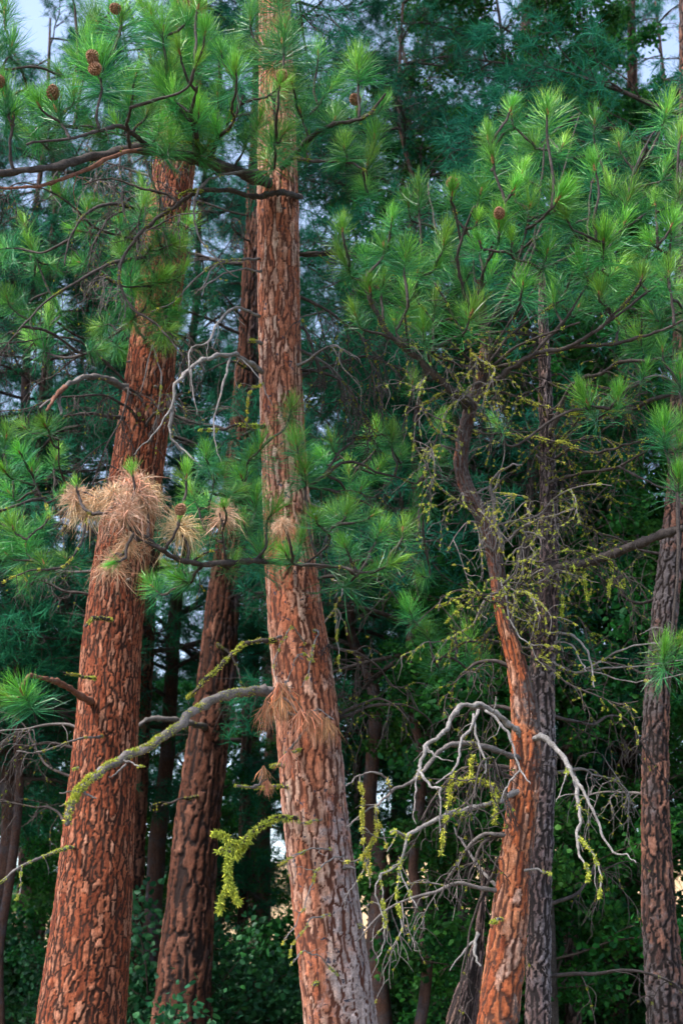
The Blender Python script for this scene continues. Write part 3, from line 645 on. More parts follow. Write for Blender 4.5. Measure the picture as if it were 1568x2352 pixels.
b.limb([(612, 592, 9.5), (570, 595, 9.3), (519, 600, 9.1), (484, 620, 9.0), (469, 655, 8.9), (449, 675, 8.9)], 0, 0.013, 0.004, twig=3, lich=0.15, tl=0.2)
b.limb([(519, 600, 9.1), (480, 615, 9.1), (440, 650, 9.1), (400, 690, 9.1), (350, 715, 9.1)], 0, 0.010, 0.004, lich=0.45, twig=2); b.finish()
b = Branch(C, M['dead_dark'])
b.limb([(610, 625, 9.5), (590, 622, 9.3), (544, 620, 9.1), (479, 650, 8.9), (462, 680, 8.9)], 0, 0.010, 0.004, twig=2, tl=0.2); b.finish()
b = Branch(C, M['dead'])                         # grey arch
b.limb([(612, 862, 9.5), (580, 838, 9.3), (542, 816, 9.1), (484, 819, 8.9), (444, 841, 8.8), (408, 882, 8.7), (396, 932, 8.7), (393, 978, 8.7), (401, 1013, 8.7), (444, 1053, 8.7), (466, 1078, 8.7)], 0, 0.022, 0.005, twig=0.8, amp=0.006)
b.limb([(529, 818, 9.05), (522, 850, 8.95), (509, 897, 8.9), (491, 967, 8.85), (499, 1033, 8.8), (514, 1080, 8.8)], 0, 0.011, 0.004, twig=1.2)
b.limb([(393, 937, 8.7), (375, 965, 8.65), (353, 998, 8.6), (330, 1020, 8.6), (307, 1043, 8.6)], 0, 0.008, 0.003)
b.limb([(440, 843, 8.8), (442, 890, 8.75), (452, 950, 8.7)], 0, 0.008, 0.003, twig=2)
b.limb([(542, 816, 9.1), (560, 830, 9.1), (590, 862, 9.0), (612, 900, 9.0), (625, 930, 9.0)], 0, 0.007, 0.003)
b.finish()
b = Branch(C, M['dead'])
b.limb([(612, 732, 9.5), (575, 718, 9.3), (544, 706, 9.1), (515, 724, 9.0), (499, 746, 8.9), (474, 788, 8.8), (438, 801, 8.75), (436, 845, 8.7), (440, 900, 8.7)], 0, 0.014, 0.005, twig=1.2, tl=0.2)
b.limb([(478, 786, 8.8), (476, 810, 8.8), (478, 830, 8.8)], 0, 0.005, 0.003); b.finish()
b = Branch(C, M['limb'])
b.limb([(612, 978, 9.45), (590, 980, 9.3), (554, 976, 9.2), (504, 986, 9.1), (460, 988, 9.0)], 0, 0.015, 0.006, lich=0.85, twig=1.5, hang=0.3); b.finish()
b = Branch(C, M['dead_dark'])                    # mossy curly bits between B and C
b.limb([(612, 880, 9.45), (590, 890, 9.3), (572, 905, 9.2), (566, 950, 9.2), (568, 985, 9.2)], 0, 0.006, 0.003, lich=0.8)
b.limb([(590, 890, 9.3), (560, 880, 9.2), (545, 892, 9.2)], 0, 0.005, 0.003, lich=0.4)
b.limb([(575, 985, 9.2), (540, 940, 9.1), (500, 932, 9.0)], 0, 0.005, 0.003, lich=0.2); b.finish()

b = Branch(C, M['limb'])                         # middle limb: half green, half dead
b.limb([(664, 1292, 9.4), (640, 1290, 9.1), (584, 1290, 8.7), (484, 1295, 8.4), (413, 1285, 8.2), (373, 1265, 8.1), (328, 1230, 8.0), (297, 1204, 7.9), (247, 1179, 7.8), (205, 1180, 7.7)], 0, 0.026, 0.008, moss=0.15, twig=2, tl=0.22, depth=2)
b.limb([(413, 1285, 8.2), (370, 1260, 8.0), (330, 1243, 7.9), (290, 1212, 7.85)], 0, 0.012, 0.006)
b.limb([(640, 1290, 9.1), (690, 1296, 8.9), (740, 1300, 8.7), (795, 1305, 8.5), (840, 1320, 8.4)], 0, 0.018, 0.008, lich=0.35, twig=2)
b.limb([(700, 1297, 8.9), (745, 1260, 8.7), (760, 1215, 8.6)], 0, 0.010, 0.006)
b.limb([(520, 1292, 8.5), (512, 1240, 8.4), (505, 1180, 8.3)], 0, 0.010, 0.006)
b.limb([(440, 1290, 8.3), (470, 1270, 8.3), (500, 1262, 8.3)], 0, 0.008, 0.005, lich=0.4)
for x, y, r in [(307, 1108, 68), (333, 1150, 66), (202, 1160, 62), (176, 1140, 50), (262, 1135, 66), (413, 1206, 64), (514, 1180, 50), (302, 1245, 60), (260, 1290, 56), (650, 1205, 38), (230, 1148, 60), (290, 1165, 66), (330, 1120, 60)]:
    b.tuft(x, y - 12, r * 1.25, 7.6 + 0.6 * RNG.random() + 0.001 * max(0, x - 300), 'dead')
for x, y, r in [(305, 1085, 40), (176, 1115, 40), (413, 1190, 46), (514, 1165, 44), (267, 1290, 50), (428, 1090, 50)]:
    b.tuft(x, y, r * 1.3, 7.75 + 0.001 * max(0, x - 200), 'brush', int(x == 413))
for x, y, r in [(600, 1023, 66), (680, 1013, 58), (670, 932, 52), (726, 1189, 60), (771, 1179, 58), (605, 1265, 70), (630, 1174, 62), (554, 1093, 66), (428, 1104, 56), (474, 1043, 50), (348, 1345, 56), (415, 1330, 52), (831, 1319, 96), (902, 1293, 66), (874, 1218, 58), (924, 1213, 54), (856, 1183, 52), (796, 1173, 56), (540, 1130, 55), (690, 1240, 54), (655, 1270, 52), (575, 1050, 52), (700, 1080, 50), (790, 1250, 52), (535, 1290, 50), (440, 1130, 54), (480, 1160, 54), (500, 1090, 54), (470, 1220, 50), (560, 1200, 56), (590, 1140, 54), (390, 1300, 50), (450, 1290, 50)]:
    b.tuft(x, y, r, 8.2 + 0.6 * RNG.random() + 0.0004 * x * (x < 700), 'green')
b.finish(up=0.3, moss=0.25)
b = Branch(C, M['limb'])                         # green sprays right of C, in its shade
b.limb([(690, 1130, 9.5), (740, 1095, 9.5), (800, 1060, 9.6), (870, 1085, 9.7), (960, 1110, 9.8)], 0, 0.018, 0.006, moss=0.35, twig=2, depth=2)
b.limb([(740, 1095, 9.5), (800, 1020, 9.7), (870, 1000, 9.9), (930, 1000, 10.0)], 0, 0.012, 0.005, moss=0.2)
for x, y, r in [(861, 992, 52), (902, 997, 50), (871, 1072, 54), (964, 1098, 54), (967, 1324, 50), (1012, 967, 52), (947, 876, 50), (760, 1010, 50), (800, 1080, 52), (920, 1040, 48), (1010, 1050, 48), (830, 1120, 50), (740, 1050, 50), (960, 1180, 48)]:
    b.tuft(x, y, r, 9.8 + 0.8 * RNG.random())
b.finish(moss=0.2)

b = Branch(C, M['dead_dark'])                    # the long lichen-backed branch in front of the broad left trunks
p = b.limb([(655, 1600, 9.45), (625, 1590, 9.2), (580, 1587, 9.0), (504, 1602, 8.8), (454, 1628, 8.7), (418, 1663, 8.6), (353, 1708, 8.5), (282, 1743, 8.4), (222, 1779, 8.3), (181, 1814, 8.25), (161, 1854, 8.2), (156, 1893, 8.2)], 0, 0.034, 0.016, lich=0.8, amp=0.006, sides=10)
lichen_on(b.lich, p[14:], 0.026, 0.95, 0.018, 0.0, 1.2); lichen_on(b.lich, p[24:], 0.024, 1.0, 0.02, 0.0, 1.2); lichen_on(b.lich, p[55:], 0.02, 1.0, 0.025, 0.0, 0.5)
b.limb([(282, 1743, 8.4), (302, 1752, 8.38), (328, 1763, 8.35)], 0, 0.009, 0.004, lich=0.15); b.limb([(290, 1755, 8.4), (268, 1775, 8.35), (250, 1786, 8.33)], 0, 0.008, 0.004, lich=0.3)
b.limb([(190, 1808, 8.28), (165, 1815, 8.25), (141, 1822, 8.2)], 0, 0.009, 0.004, lich=0.2); b.limb([(186, 1815, 8.26), (205, 1825, 8.25), (220, 1835, 8.25)], 0, 0.010, 0.006, lich=0.9); b.limb([(165, 1842, 8.22), (150, 1848, 8.2), (138, 1852, 8.2)], 0, 0.008, 0.004, lich=0.4)
b.finish('branch', 'long drooping branch coated in yellow-green lichen')
b = Branch(C, M['limb'])
b.limb([(640, 1476, 9.45), (617, 1472, 9.3), (565, 1479, 9.2), (524, 1512, 9.1), (490, 1545, 9.05), (460, 1575, 9.0), (432, 1602, 9.0)], 0, 0.022, 0.010, lich=1.0, size=0.02); b.finish()
b = Branch(C, M['limb'])                         # thick yellow lichen, lower left of C
for pts, r0, r1 in [([(690, 1882, 9.4), (660, 1878, 9.2), (635, 1880, 9.1), (595, 1900, 9.0), (554, 1935, 8.9), (529, 1945, 8.85), (524, 1990, 8.8), (524, 2031, 8.8), (512, 2060, 8.8), (504, 2091, 8.8)], 0.019, 0.006),
                    ([(529, 1938, 8.85), (515, 1918, 8.85), (491, 1914, 8.85)], 0.008, 0.005), ([(529, 1952, 8.85), (512, 1952, 8.85), (496, 1954, 8.85)], 0.010, 0.007), ([(526, 2031, 8.8), (538, 2055, 8.8), (550, 2076, 8.8)], 0.006, 0.004), ([(570, 1925, 8.95), (560, 1945, 8.95), (545, 1965, 8.95)], 0.008, 0.005)]:
    b.limb(pts, 0, r0, r1, lich=1.0, size=0.026, hang=0.3); lichen_on(b.lich, catmull(arr(pts[2:] if len(pts) > 4 else pts), 6), 0.013, 0.95, 0.028, 0.5)
b.finish('branch', 'short forked branch wrapped in thick yellow lichen')
b = Branch(C, M['dead_dark'])
b.limb([(668, 1809, 9.45), (640, 1806, 9.2), (590, 1808, 9.0), (544, 1806, 8.9)], 0, 0.013, 0.008, lich=0.9)
b.tuft(605, 1760, 46, 9.0, 'hang'); b.tuft(614, 1790, 40, 9.0, 'hang'); b.finish()
b = Branch(C, M['dead'])                         # rusty dead needles hanging on the trunk
b.limb([(700, 1640, 9.3), (680, 1610, 9.1), (640, 1585, 9.0), (625, 1580, 8.95)], 0, 0.006, 0.003)
b.limb([(700, 1640, 9.3), (730, 1630, 9.1), (765, 1650, 9.0)], 0, 0.006, 0.003, twig=3, tl=0.12); b.limb([(690, 1720, 9.3), (672, 1728, 9.2), (655, 1730, 9.1)], 0, 0.008, 0.005, lich=0.9)
for x, y, r in [(640, 1570, 52), (612, 1612, 50), (655, 1575, 50), (690, 1632, 48), (735, 1640, 46), (752, 1650, 44), (664, 1722, 36), (710, 1632, 40), (645, 1600, 44)]:
    b.tuft(x, y, r * 1.55, 8.85 + 0.1 * RNG.random(), 'hang')
b.finish('branch', 'twigs with hanging rusty dead needles')
for pts in [[(700, 1958, 9.3), (680, 1962, 9.1), (650, 1985, 9.0)], [(760, 1950, 9.25), (715, 1948, 9.0), (680, 1965, 8.9), (640, 1990, 8.85)],
            [(790, 1965, 9.2), (740, 1985, 9.0), (715, 2030, 8.9), (700, 2080, 8.85), (668, 2140, 8.8), (650, 2170, 8.8)], [(760, 2100, 9.2), (720, 2110, 9.0), (685, 2150, 8.9), (660, 2200, 8.85)],
            [(780, 2240, 9.2), (720, 2190, 9.0), (690, 2190, 8.9), (668, 2215, 8.9)], [(740, 1880, 9.3), (700, 1890, 9.1), (680, 1888, 9.0)], [(700, 1480, 9.3), (675, 1440, 9.1), (650, 1470, 9.05), (630, 1530, 9.0), (640, 1580, 9.0)], [(720, 1520, 9.3), (690, 1500, 9.1), (670, 1540, 9.1), (650, 1590, 9.1)],
            [(730, 1450, 9.3), (715, 1500, 9.15), (710, 1545, 9.15), (690, 1580, 9.1)], [(745, 1430, 9.3), (780, 1400, 9.1), (775, 1470, 9.1), (785, 1540, 9.1)], [(760, 1330, 9.4), (790, 1340, 9.2), (770, 1400, 9.1), (775, 1450, 9.1)]]:
    b = Branch(C, M['dead']); b.limb(pts, 0, 0.0065, 0.0028, lich=0.5, twig=3.5, tl=0.16, size=0.013, hang=0.3, amp=0.006); b.finish('twig')
for k in range(14):                              # knots and lichen clumps on the bark of A and C
    T = (C, A)[k % 2]; i = int(RNG.uniform(0.12, 0.62) * len(T.path)); c = T.path[i]; r = T.rad[i]
    a = RNG.uniform(-2.6, -0.5); o = c + r * 0.9 * np.array([math.cos(a), math.sin(a), 0]); d = np.array([math.cos(a), math.sin(a), 0.15])
    mb = MB(); L = RNG.uniform(0.05, 0.13); pp = catmull([o, o + d * L * 0.5, o + d * L + np.array([0, 0, -0.02])], 4); tube(mb, pp, np.linspace(0.016, 0.007, len(pp)), 7, 0.15)
    s = T.part('branch_stub', mb.mesh('branch_stub', M['dead_dark']))
    if k % 3 != 1:
        mb = MB(); lichen_on(mb, pp, 0.014, 1.0, 0.014); 
        if mb.n: l = link('lichen', mb.mesh('lichen', M['lichen'], False), s); l['kind'] = 'stuff'

# ---------------------------------------------------------------- A's and B's limbs
b = Branch(A, M['dead_dark'])
b.limb([(300, 900, 11.9), (277, 887, 11.5), (242, 869, 11.2), (192, 867, 11.0), (151, 887, 10.8), (136, 912, 10.7), (141, 952, 10.6)], 0, 0.034, 0.012, twig=0.6)
b.limb([(151, 887, 10.8), (120, 915, 10.6), (92, 935, 10.5)], 0, 0.018, 0.008); b.finish()
b = Branch(A, M['red_limb']); b.limb([(150, 888, 10.75), (128, 912, 10.6), (108, 942, 10.5)], 0, 0.024, 0.014); b.finish()
b = Branch(A, M['limb']); b.limb([(290, 960, 11.9), (262, 957, 11.5), (202, 952, 11.2), (150, 955, 11.0)], 0, 0.026, 0.010, twig=1); b.finish()
b = Branch(A, M['red_limb']); b.limb([(215, 1612, 11.8), (186, 1598, 11.4), (141, 1570, 11.0), (111, 1562, 10.6), (70, 1552, 10.3), (48, 1580, 10.1)], 0, 0.030, 0.010)
b.tuft(50, 1588, 70, 10.1, 'green', 0, (-0.3, -0.4, 0.5)); b.tuft(20, 1600, 56, 10.2); b.tuft(66, 1600, 54, 10.2); b.finish()
b = Branch(A, M['dead_dark'])
b.limb([(175, 1946, 11.9), (151, 1950, 11.4), (106, 1963, 11.1), (50, 1990, 10.9), (0, 2026, 10.8), (-30, 2050, 10.7)], 0, 0.016, 0.008, lich=0.75)
b.limb([(50, 1990, 10.9), (49, 2020, 10.85), (48, 2045, 10.85), (36, 2068, 10.8)], 0, 0.008, 0.005, lich=1.0); b.limb([(106, 1963, 11.1), (108, 1985, 11.1), (112, 2008, 11.1)], 0, 0.005, 0.003); b.finish()
b = Branch(A, M['dead_dark']); b.limb([(235, 1690, 11.7), (217, 1693, 11.3), (166, 1701, 11.1), (101, 1728, 11.0), (40, 1725, 11.0)], 0, 0.012, 0.005, twig=2, moss=0.3); b.finish()
b = Branch(A, M['limb']); b.limb([(255, 1423, 11.7), (237, 1421, 11.4), (215, 1420, 11.3), (197, 1436, 11.2)], 0, 0.022, 0.014, lich=0.9); b.finish()
b = Branch(A, M['limb']); b.limb([(220, 1560, 11.7), (202, 1555, 11.4), (170, 1550, 11.3), (146, 1547, 11.2)], 0, 0.014, 0.009, lich=0.9); b.finish()
b = Branch(A, M['dead_dark']); b.limb([(350, 790, 11.6), (372, 870, 11.3), (360, 950, 11.2), (352, 1000, 11.2)], 0, 0.008, 0.004, lich=0.4, twig=2); b.limb([(350, 790, 11.6), (330, 880, 11.3), (322, 905, 11.3)], 0, 0.006, 0.003); b.finish()
b = Branch(A, M['limb'])                         # left-hand sprays, low and reaching forward
b.limb([(262, 1150, 11.8), (210, 1140, 11.2), (155, 1135, 10.6), (100, 1145, 10.2), (60, 1152, 9.9), (0, 1175, 9.6), (-60, 1190, 9.4)], 0, 0.024, 0.010, lich=0.35, twig=2.5, tl=0.25, depth=2)
b.limb([(155, 1135, 10.6), (140, 1080, 10.2), (135, 1010, 10.0)], 0, 0.012, 0.006, twig=1); b.limb([(100, 1145, 10.2), (110, 1190, 9.9), (60, 1240, 9.7)], 0, 0.012, 0.006, lich=0.4, twig=2); b.limb([(190, 1140, 11.0), (195, 1220, 10.3), (150, 1300, 9.9), (70, 1310, 9.6), (0, 1340, 9.5)], 0, 0.012, 0.005, lich=0.35, twig=3, depth=2)
for x, y, r in [(103, 975, 58), (45, 1038, 56), (73, 1076, 54), (20, 1129, 54), (103, 1199, 50), (60, 1250, 58), (15, 1270, 54), (149, 1280, 60), (15, 1000, 52), (130, 1050, 50), (10, 1080, 54), (55, 980, 50), (30, 1210, 54), (100, 1290, 52), (50, 1320, 50), (-20, 1180, 50), (140, 1130, 44)]:
    b.tuft(x, y, r, 9.7 + 0.7 * RNG.random(), 'green')
b.finish(up=0.3, moss=0.3)
b = Branch(A, M['limb'])                         # upper limb behind, tufts in front of A's stem
b.limb([(385, 560, 11.8), (340, 590, 11.3), (270, 600, 10.9), (190, 640, 10.6), (110, 690, 10.3), (40, 760, 10.1)], 0, 0.024, 0.008, moss=0.2, twig=4, tl=0.4, depth=2)
b.limb([(390, 480, 11.8), (330, 480, 11.3), (240, 470, 10.9), (190, 500, 10.7), (160, 550, 10.6), (150, 610, 10.6)], 0, 0.024, 0.007, moss=0.15, twig=4, tl=0.4, depth=2)
for k in range(30):
    b.tuft(RNG.uniform(-30, 420), RNG.uniform(430, 840), RNG.uniform(44, 58), RNG.uniform(10.8, 12.8))
for x, y in [(330, 470), (360, 520), (400, 560), (330, 600), (370, 640), (420, 620), (350, 700), (400, 700), (310, 660), (430, 520), (300, 740), (345, 570), (385, 760)]:
    b.tuft(x, y, RNG.uniform(46, 58), RNG.uniform(10.9, 11.5))
b.finish(up=0.1, moss=0.2)
b = Branch(B, M['dead_dark']); b.limb([(470, 1670, 14.8), (440, 1662, 14.4), (395, 1652, 14.1), (345, 1652, 13.9), (318, 1668, 13.8)], 0, 0.036, 0.018, lich=0.1); b.finish()
for pts in [[(520, 1500, 14.8), (500, 1480, 14.4), (540, 1520, 14.3), (560, 1600, 14.2)], [(455, 1830, 14.8), (420, 1835, 14.4), (370, 1850, 14.2)], [(560, 1000, 14.8), (620, 960, 14.4), (680, 940, 14.2)], [(575, 850, 14.8), (530, 830, 14.2), (480, 850, 14.0)]]:
    b = Branch(B, M['limb']); b.limb(pts, 0, 0.022, 0.007, moss=0.5, twig=2.5, tl=0.4, depth=2); b.finish()

# ---------------------------------------------------------------- D: dead lower branches
def dead(tree, lst, m='dead', label=None, name='branch', **kw):
    b = Branch(tree, M[m])
    for pts, r0, r1, li in lst: b.limb(pts, 0, r0, r1, lich=li, **kw)
    b.finish(name, label)
dd = lambda pts, y0, y1: [(x, y, y0 + (y1 - y0) * i / (len(pts) - 1)) for i, (x, y) in enumerate(pts)]
dead(D, [(dd([(1195, 1690), (1178, 1670), (1153, 1652), (1123, 1627), (1082, 1620), (1047, 1630), (1027, 1673), (1007, 1693), (977, 1713), (962, 1753), (967, 1778), (992, 1808), (1012, 1813)], 8.55, 7.9), 0.024, 0.008, 0),
         (dd([(1012, 1813), (1010, 1860), (1010, 1909)], 7.9, 7.9), 0.008, 0.004, 0.15), (dd([(1098, 1630), (1082, 1673), (1062, 1698), (1052, 1738), (1042, 1768), (1002, 1798)], 8.2, 7.95), 0.012, 0.006, 0),
         (dd([(1087, 1640), (1098, 1703), (1113, 1748), (1115, 1778)], 8.2, 8.0), 0.010, 0.005, 0), (dd([(1113, 1632), (1158, 1670), (1173, 1713), (1193, 1768), (1218, 1798)], 8.3, 8.1), 0.011, 0.005, 0),
         (dd([(1193, 1770), (1168, 1793), (1148, 1843)], 8.15, 8.05), 0.008, 0.004, 0), (dd([(982, 1716), (997, 1738), (1042, 1748)], 8.0, 7.95), 0.008, 0.004, 0), (dd([(958, 1775), (954, 1830), (949, 1865)], 7.95, 7.9), 0.006, 0.003, 0), (dd([(1133, 1635), (1138, 1615), (1136, 1600)], 8.3, 8.25), 0.006, 0.005, 0)],
     label='bleached arching dead branch', twig=1.4, tl=0.16, amp=0.0045)
dead(D, [(dd([(1195, 1745), (1168, 1733), (1103, 1713), (1052, 1708), (1012, 1723), (977, 1763), (952, 1788), (902, 1818), (866, 1848), (846, 1858), (796, 1899)], 8.55, 7.9), 0.022, 0.005, 0.15),
         (dd([(897, 1820), (881, 1783), (851, 1776), (826, 1780), (791, 1808)], 8.05, 7.9), 0.008, 0.004, 0.1), (dd([(826, 1781), (831, 1843), (834, 1900), (834, 1954)], 7.95, 7.9), 0.005, 0.003, 0.9),
         (dd([(861, 1851), (866, 1909), (841, 1959), (811, 1979), (781, 1974)], 8.0, 7.9), 0.008, 0.004, 1.0), (dd([(866, 1880), (884, 1920), (886, 1950)], 8.0, 7.95), 0.005, 0.003, 0.3), (dd([(846, 1950), (848, 2000), (850, 2040)], 7.95, 7.9), 0.005, 0.003, 0.9),
         (dd([(841, 1959), (830, 2010), (800, 2050), (790, 2090)], 7.95, 7.9), 0.005, 0.003, 0.5)], 'dead_dark', twig=2.2, tl=0.18, size=0.018, hang=0.3)
dead(D, [(dd([(1190, 1820), (1160, 1832), (1133, 1843), (1052, 1863), (1007, 1879), (952, 1909), (932, 1919), (897, 1909)], 8.55, 7.8), 0.021, 0.009, 0.45),
         (dd([(937, 1917), (917, 1984), (871, 2014), (864, 2059), (887, 2115)], 7.85, 7.75), 0.008, 0.003, 0.35), (dd([(916, 1990), (912, 2064), (929, 2150)], 7.8, 7.75), 0.006, 0.003, 0.8), (dd([(916, 1995), (940, 2050), (958, 2085)], 7.8, 7.75), 0.005, 0.003, 0.5), (dd([(875, 2010), (880, 2080), (884, 2150), (868, 2200)], 7.8, 7.75), 0.005, 0.003, 0.6)],
     twig=1.8, tl=0.16, hang=0.2)
dead(D, [(dd([(1145, 1842), (1140, 1815), (1110, 1795), (1070, 1790), (1050, 1800)], 8.4, 8.2), 0.012, 0.006, 1.0), (dd([(1128, 1800), (1137, 1850), (1135, 1890)], 8.3, 8.2), 0.008, 0.004, 1.0), (dd([(1040, 1770), (1030, 1830), (1020, 1900), (1012, 1960)], 8.1, 8.0), 0.005, 0.003, 1.0), (dd([(1085, 1735), (1080, 1760), (1082, 1790)], 8.2, 8.2), 0.006, 0.003, 0.9)], 'dead_dark', 'lichen-draped twigs under the dead branch', size=0.02, hang=0.4)
dead(D, [(dd([(1215, 1700), (1248, 1695), (1283, 1728), (1314, 1778), (1324, 1833), (1329, 1873), (1324, 1944), (1349, 1994)], 8.55, 7.9), 0.023, 0.006, 0.04),
         (dd([(1318, 1785), (1344, 1828), (1374, 1889), (1404, 1954), (1434, 1964), (1459, 1979)], 8.15, 7.8), 0.012, 0.003, 0), (dd([(1300, 1762), (1295, 1800), (1275, 1845)], 8.2, 8.1), 0.006, 0.003, 0.1), (dd([(1326, 1920), (1360, 1960), (1377, 2005), (1378, 2060)], 7.95, 7.85), 0.007, 0.004, 0.9), (dd([(1345, 1985), (1352, 2010), (1350, 2030)], 7.9, 7.9), 0.005, 0.003, 1.0)],
     label='bleached forked dead branch hanging to the right', twig=1.6, tl=0.2, amp=0.0045, hang=0.3)
dead(D, [(dd([(1150, 2040), (1133, 2029), (1092, 1979), (1057, 1929), (1040, 1900)], 8.7, 9.4), 0.014, 0.007, 0)], 'dead_dark')
dead(D, [(dd([(1205, 2000), (1230, 1998), (1262, 2004)], 8.5, 8.3), 0.010, 0.005, 0.5)], 'dead')
dead(D, [(dd([(1155, 2110), (1135, 2115), (1128, 2118)], 8.5, 8.4), 0.009, 0.006, 1.0)], 'dead_dark', name='branch_stub')
# pale curved twigs at mid height
dead(E, [(dd([(1255, 1456), (1273, 1454), (1314, 1459), (1344, 1489), (1359, 1535), (1362, 1580)], 9.3, 8.6), 0.012, 0.005, 0.1), (dd([(1273, 1475), (1310, 1480), (1334, 1520), (1344, 1545)], 9.2, 8.6), 0.008, 0.004, 0.2),
         (dd([(1270, 1520), (1320, 1545), (1369, 1524), (1424, 1494), (1509, 1479), (1580, 1462)], 9.3, 8.4), 0.010, 0.004, 0.25), (dd([(1320, 1545), (1394, 1534), (1480, 1530), (1549, 1520), (1590, 1510)], 9.1, 8.4), 0.008, 0.003, 0.1), (dd([(1320, 1548), (1359, 1540), (1434, 1565), (1484, 1565), (1580, 1545)], 9.1, 8.4), 0.008, 0.003, 0.15)], twig=2.2, tl=0.25, depth=2)
dead(E, [(dd([(1258, 1320), (1290, 1306), (1319, 1298), (1359, 1288), (1414, 1268), (1454, 1253), (1504, 1233), (1568, 1213), (1640, 1190)], 9.3, 8.2), 0.040, 0.024, 0.12), (dd([(1400, 1275), (1404, 1320), (1396, 1370)], 8.9, 8.8), 0.006, 0.003, 0.8), (dd([(1320, 1300), (1300, 1340), (1290, 1400), (1296, 1440)], 9.1, 9.0), 0.007, 0.003, 1.0), (dd([(1340, 1296), (1345, 1350), (1350, 1400)], 9.0, 8.9), 0.005, 0.003, 0.9)], 'limb', 'thick dark limb with lichen reaching right', twig=2.5, tl=0.35, depth=2, hang=0.4)
dead(E, [(dd([(1262, 1000), (1300, 900), (1340, 870), (1374, 861), (1424, 831), (1504, 826), (1580, 808)], 9.3, 8.4), 0.022, 0.009, 0.3), (dd([(1262, 1060), (1310, 1030), (1360, 1040), (1410, 1030), (1470, 1015), (1520, 992)], 9.3, 8.4), 0.014, 0.007, 0.35)], 'limb', twig=2.5, tl=0.3, depth=2)
dead(D, [(dd([(1090, 907), (1150, 900), (1233, 927), (1283, 942), (1340, 950)], 8.6, 8.3), 0.012, 0.006, 0.9), (dd([(1080, 990), (1110, 997), (1163, 997), (1233, 1007), (1283, 1017), (1329, 1027)], 8.6, 8.3), 0.011, 0.005, 0.9)], 'limb', twig=4, tl=0.2, depth=2)
dead(D, [(dd([(1128, 1240), (1153, 1263), (1140, 1210), (1128, 1140), (1132, 1100), (1168, 1072), (1200, 1065)], 8.6, 8.3), 0.018, 0.006, 0.25), (dd([(1130, 1260), (1173, 1233), (1213, 1203), (1273, 1183), (1320, 1170)], 8.6, 8.3), 0.015, 0.006, 0.3), (dd([(1197, 1218), (1230, 1228), (1250, 1240)], 8.5, 8.4), 0.010, 0.005, 0)], 'dead_dark', twig=3, tl=0.25, depth=2)
dead(D, [(dd([(1150, 1330), (1175, 1328), (1205, 1325), (1245, 1308)], 8.6, 8.5), 0.010, 0.006, 0.4), (dd([(1150, 1330), (1170, 1420), (1190, 1460), (1225, 1480), (1290, 1490)], 8.5, 8.3), 0.007, 0.003, 0.3)], 'dead', twig=2, tl=0.2)
dead(D, [(dd([(1128, 1215), (1100, 1220), (1085, 1222)], 8.6, 8.6), 0.006, 0.003, 0), (dd([(1128, 1245), (1090, 1265), (1065, 1262)], 8.6, 8.5), 0.005, 0.003, 0)], 'dead', name='twig')
dead(D, [(dd([(1150, 1380), (1100, 1360), (1050, 1375), (1000, 1395)], 8.7, 9.0), 0.012, 0.006, 0.9), (dd([(1100, 1362), (1060, 1400), (1020, 1430)], 8.8, 9.0), 0.006, 0.003, 0.8)], 'limb', twig=3, tl=0.2)
# lichened tangle of fine twigs between D and E
for k in range(64):
    T = (D, E)[k % 2]; zz = RNG.uniform(3.5, 5.7); i = int(np.argmin(np.abs(T.path[:, 2] - zz))); o = T.path[i] + np.array([0, -T.rad[i] * 0.7, 0])
    a = RNG.uniform(-3.4, 0.3); d = np.array([math.cos(a), 0.7 * math.sin(a), RNG.uniform(-0.35, 0.35)]); pts = [o]
    L = RNG.uniform(0.35, 1.0)
    for q in range(6): d = unit(d + RNG.normal(size=3) * 0.33 + np.array([0, 0, -0.07])); pts.append(pts[-1] + d * L / 6)
    mb, lb = MB(), MB(); pp = catmull(pts, 4); tube(mb, pp, np.linspace(0.008, 0.003, len(pp)), 5, 0.12)
    lichen_on(lb, pp, 0.006, RNG.uniform(0.3, 0.9), 0.009, 0.35); side_twigs(mb, pp, 0.006, 0.10, 0.3, lb, 0.6, 2, 0.5)
    t = T.part('twig', mb.mesh('twig', M['dead_dark' if k % 4 == 0 else 'limb']))
    if lb.n: l = link('lichen', lb.mesh('lichen', M['lichen' if k % 2 == 0 else 'moss'], False), t); l['kind'] = 'stuff'

def twig_curtain(T, z0, z1, n, az, L0, L1, m, li, drop):
    for k in range(n):
        zz = RNG.uniform(z0, z1); i = int(np.argmin(np.abs(T.path[:, 2] - zz))); a = RNG.uniform(*az)
        d = np.array([math.cos(a), math.sin(a), RNG.uniform(-0.1, 0.3)]); o = T.path[i] + T.rad[i] * 0.7 * np.array([d[0], d[1], 0]); pts = [o]; L = RNG.uniform(L0, L1)
        for q in range(7): d = unit(d + RNG.normal(size=3) * 0.24 + np.array([0, 0, -drop * q / 6])); pts.append(pts[-1] + d * L / 7)
        mb, lb = MB(), MB(); pp = catmull(pts, 4); tube(mb, pp, np.linspace(0.015, 0.004, len(pp)), 5, 0.12)
        lichen_on(lb, pp, 0.008, li * RNG.random() * 2.5, 0.009, 0.3); side_twigs(mb, pp, 0.006, 0.11, 0.42, lb, 0.9, 2, li, 0.0048)
        t = T.part('twig', mb.mesh('twig', M[m if k % 5 else 'dead_dark']))
        if lb.n: l = link('lichen', lb.mesh('lichen', M['moss'], False), t); l['kind'] = 'stuff'
twig_curtain(A, 6.2, 9.0, 16, (-3.6, -1.2), 0.9, 2.0, 'limb', 0.12, 0.3)
twig_curtain(A, 2.2, 6.0, 7, (-3.6, -2.6), 0.6, 1.5, 'limb', 0.2, 0.3)
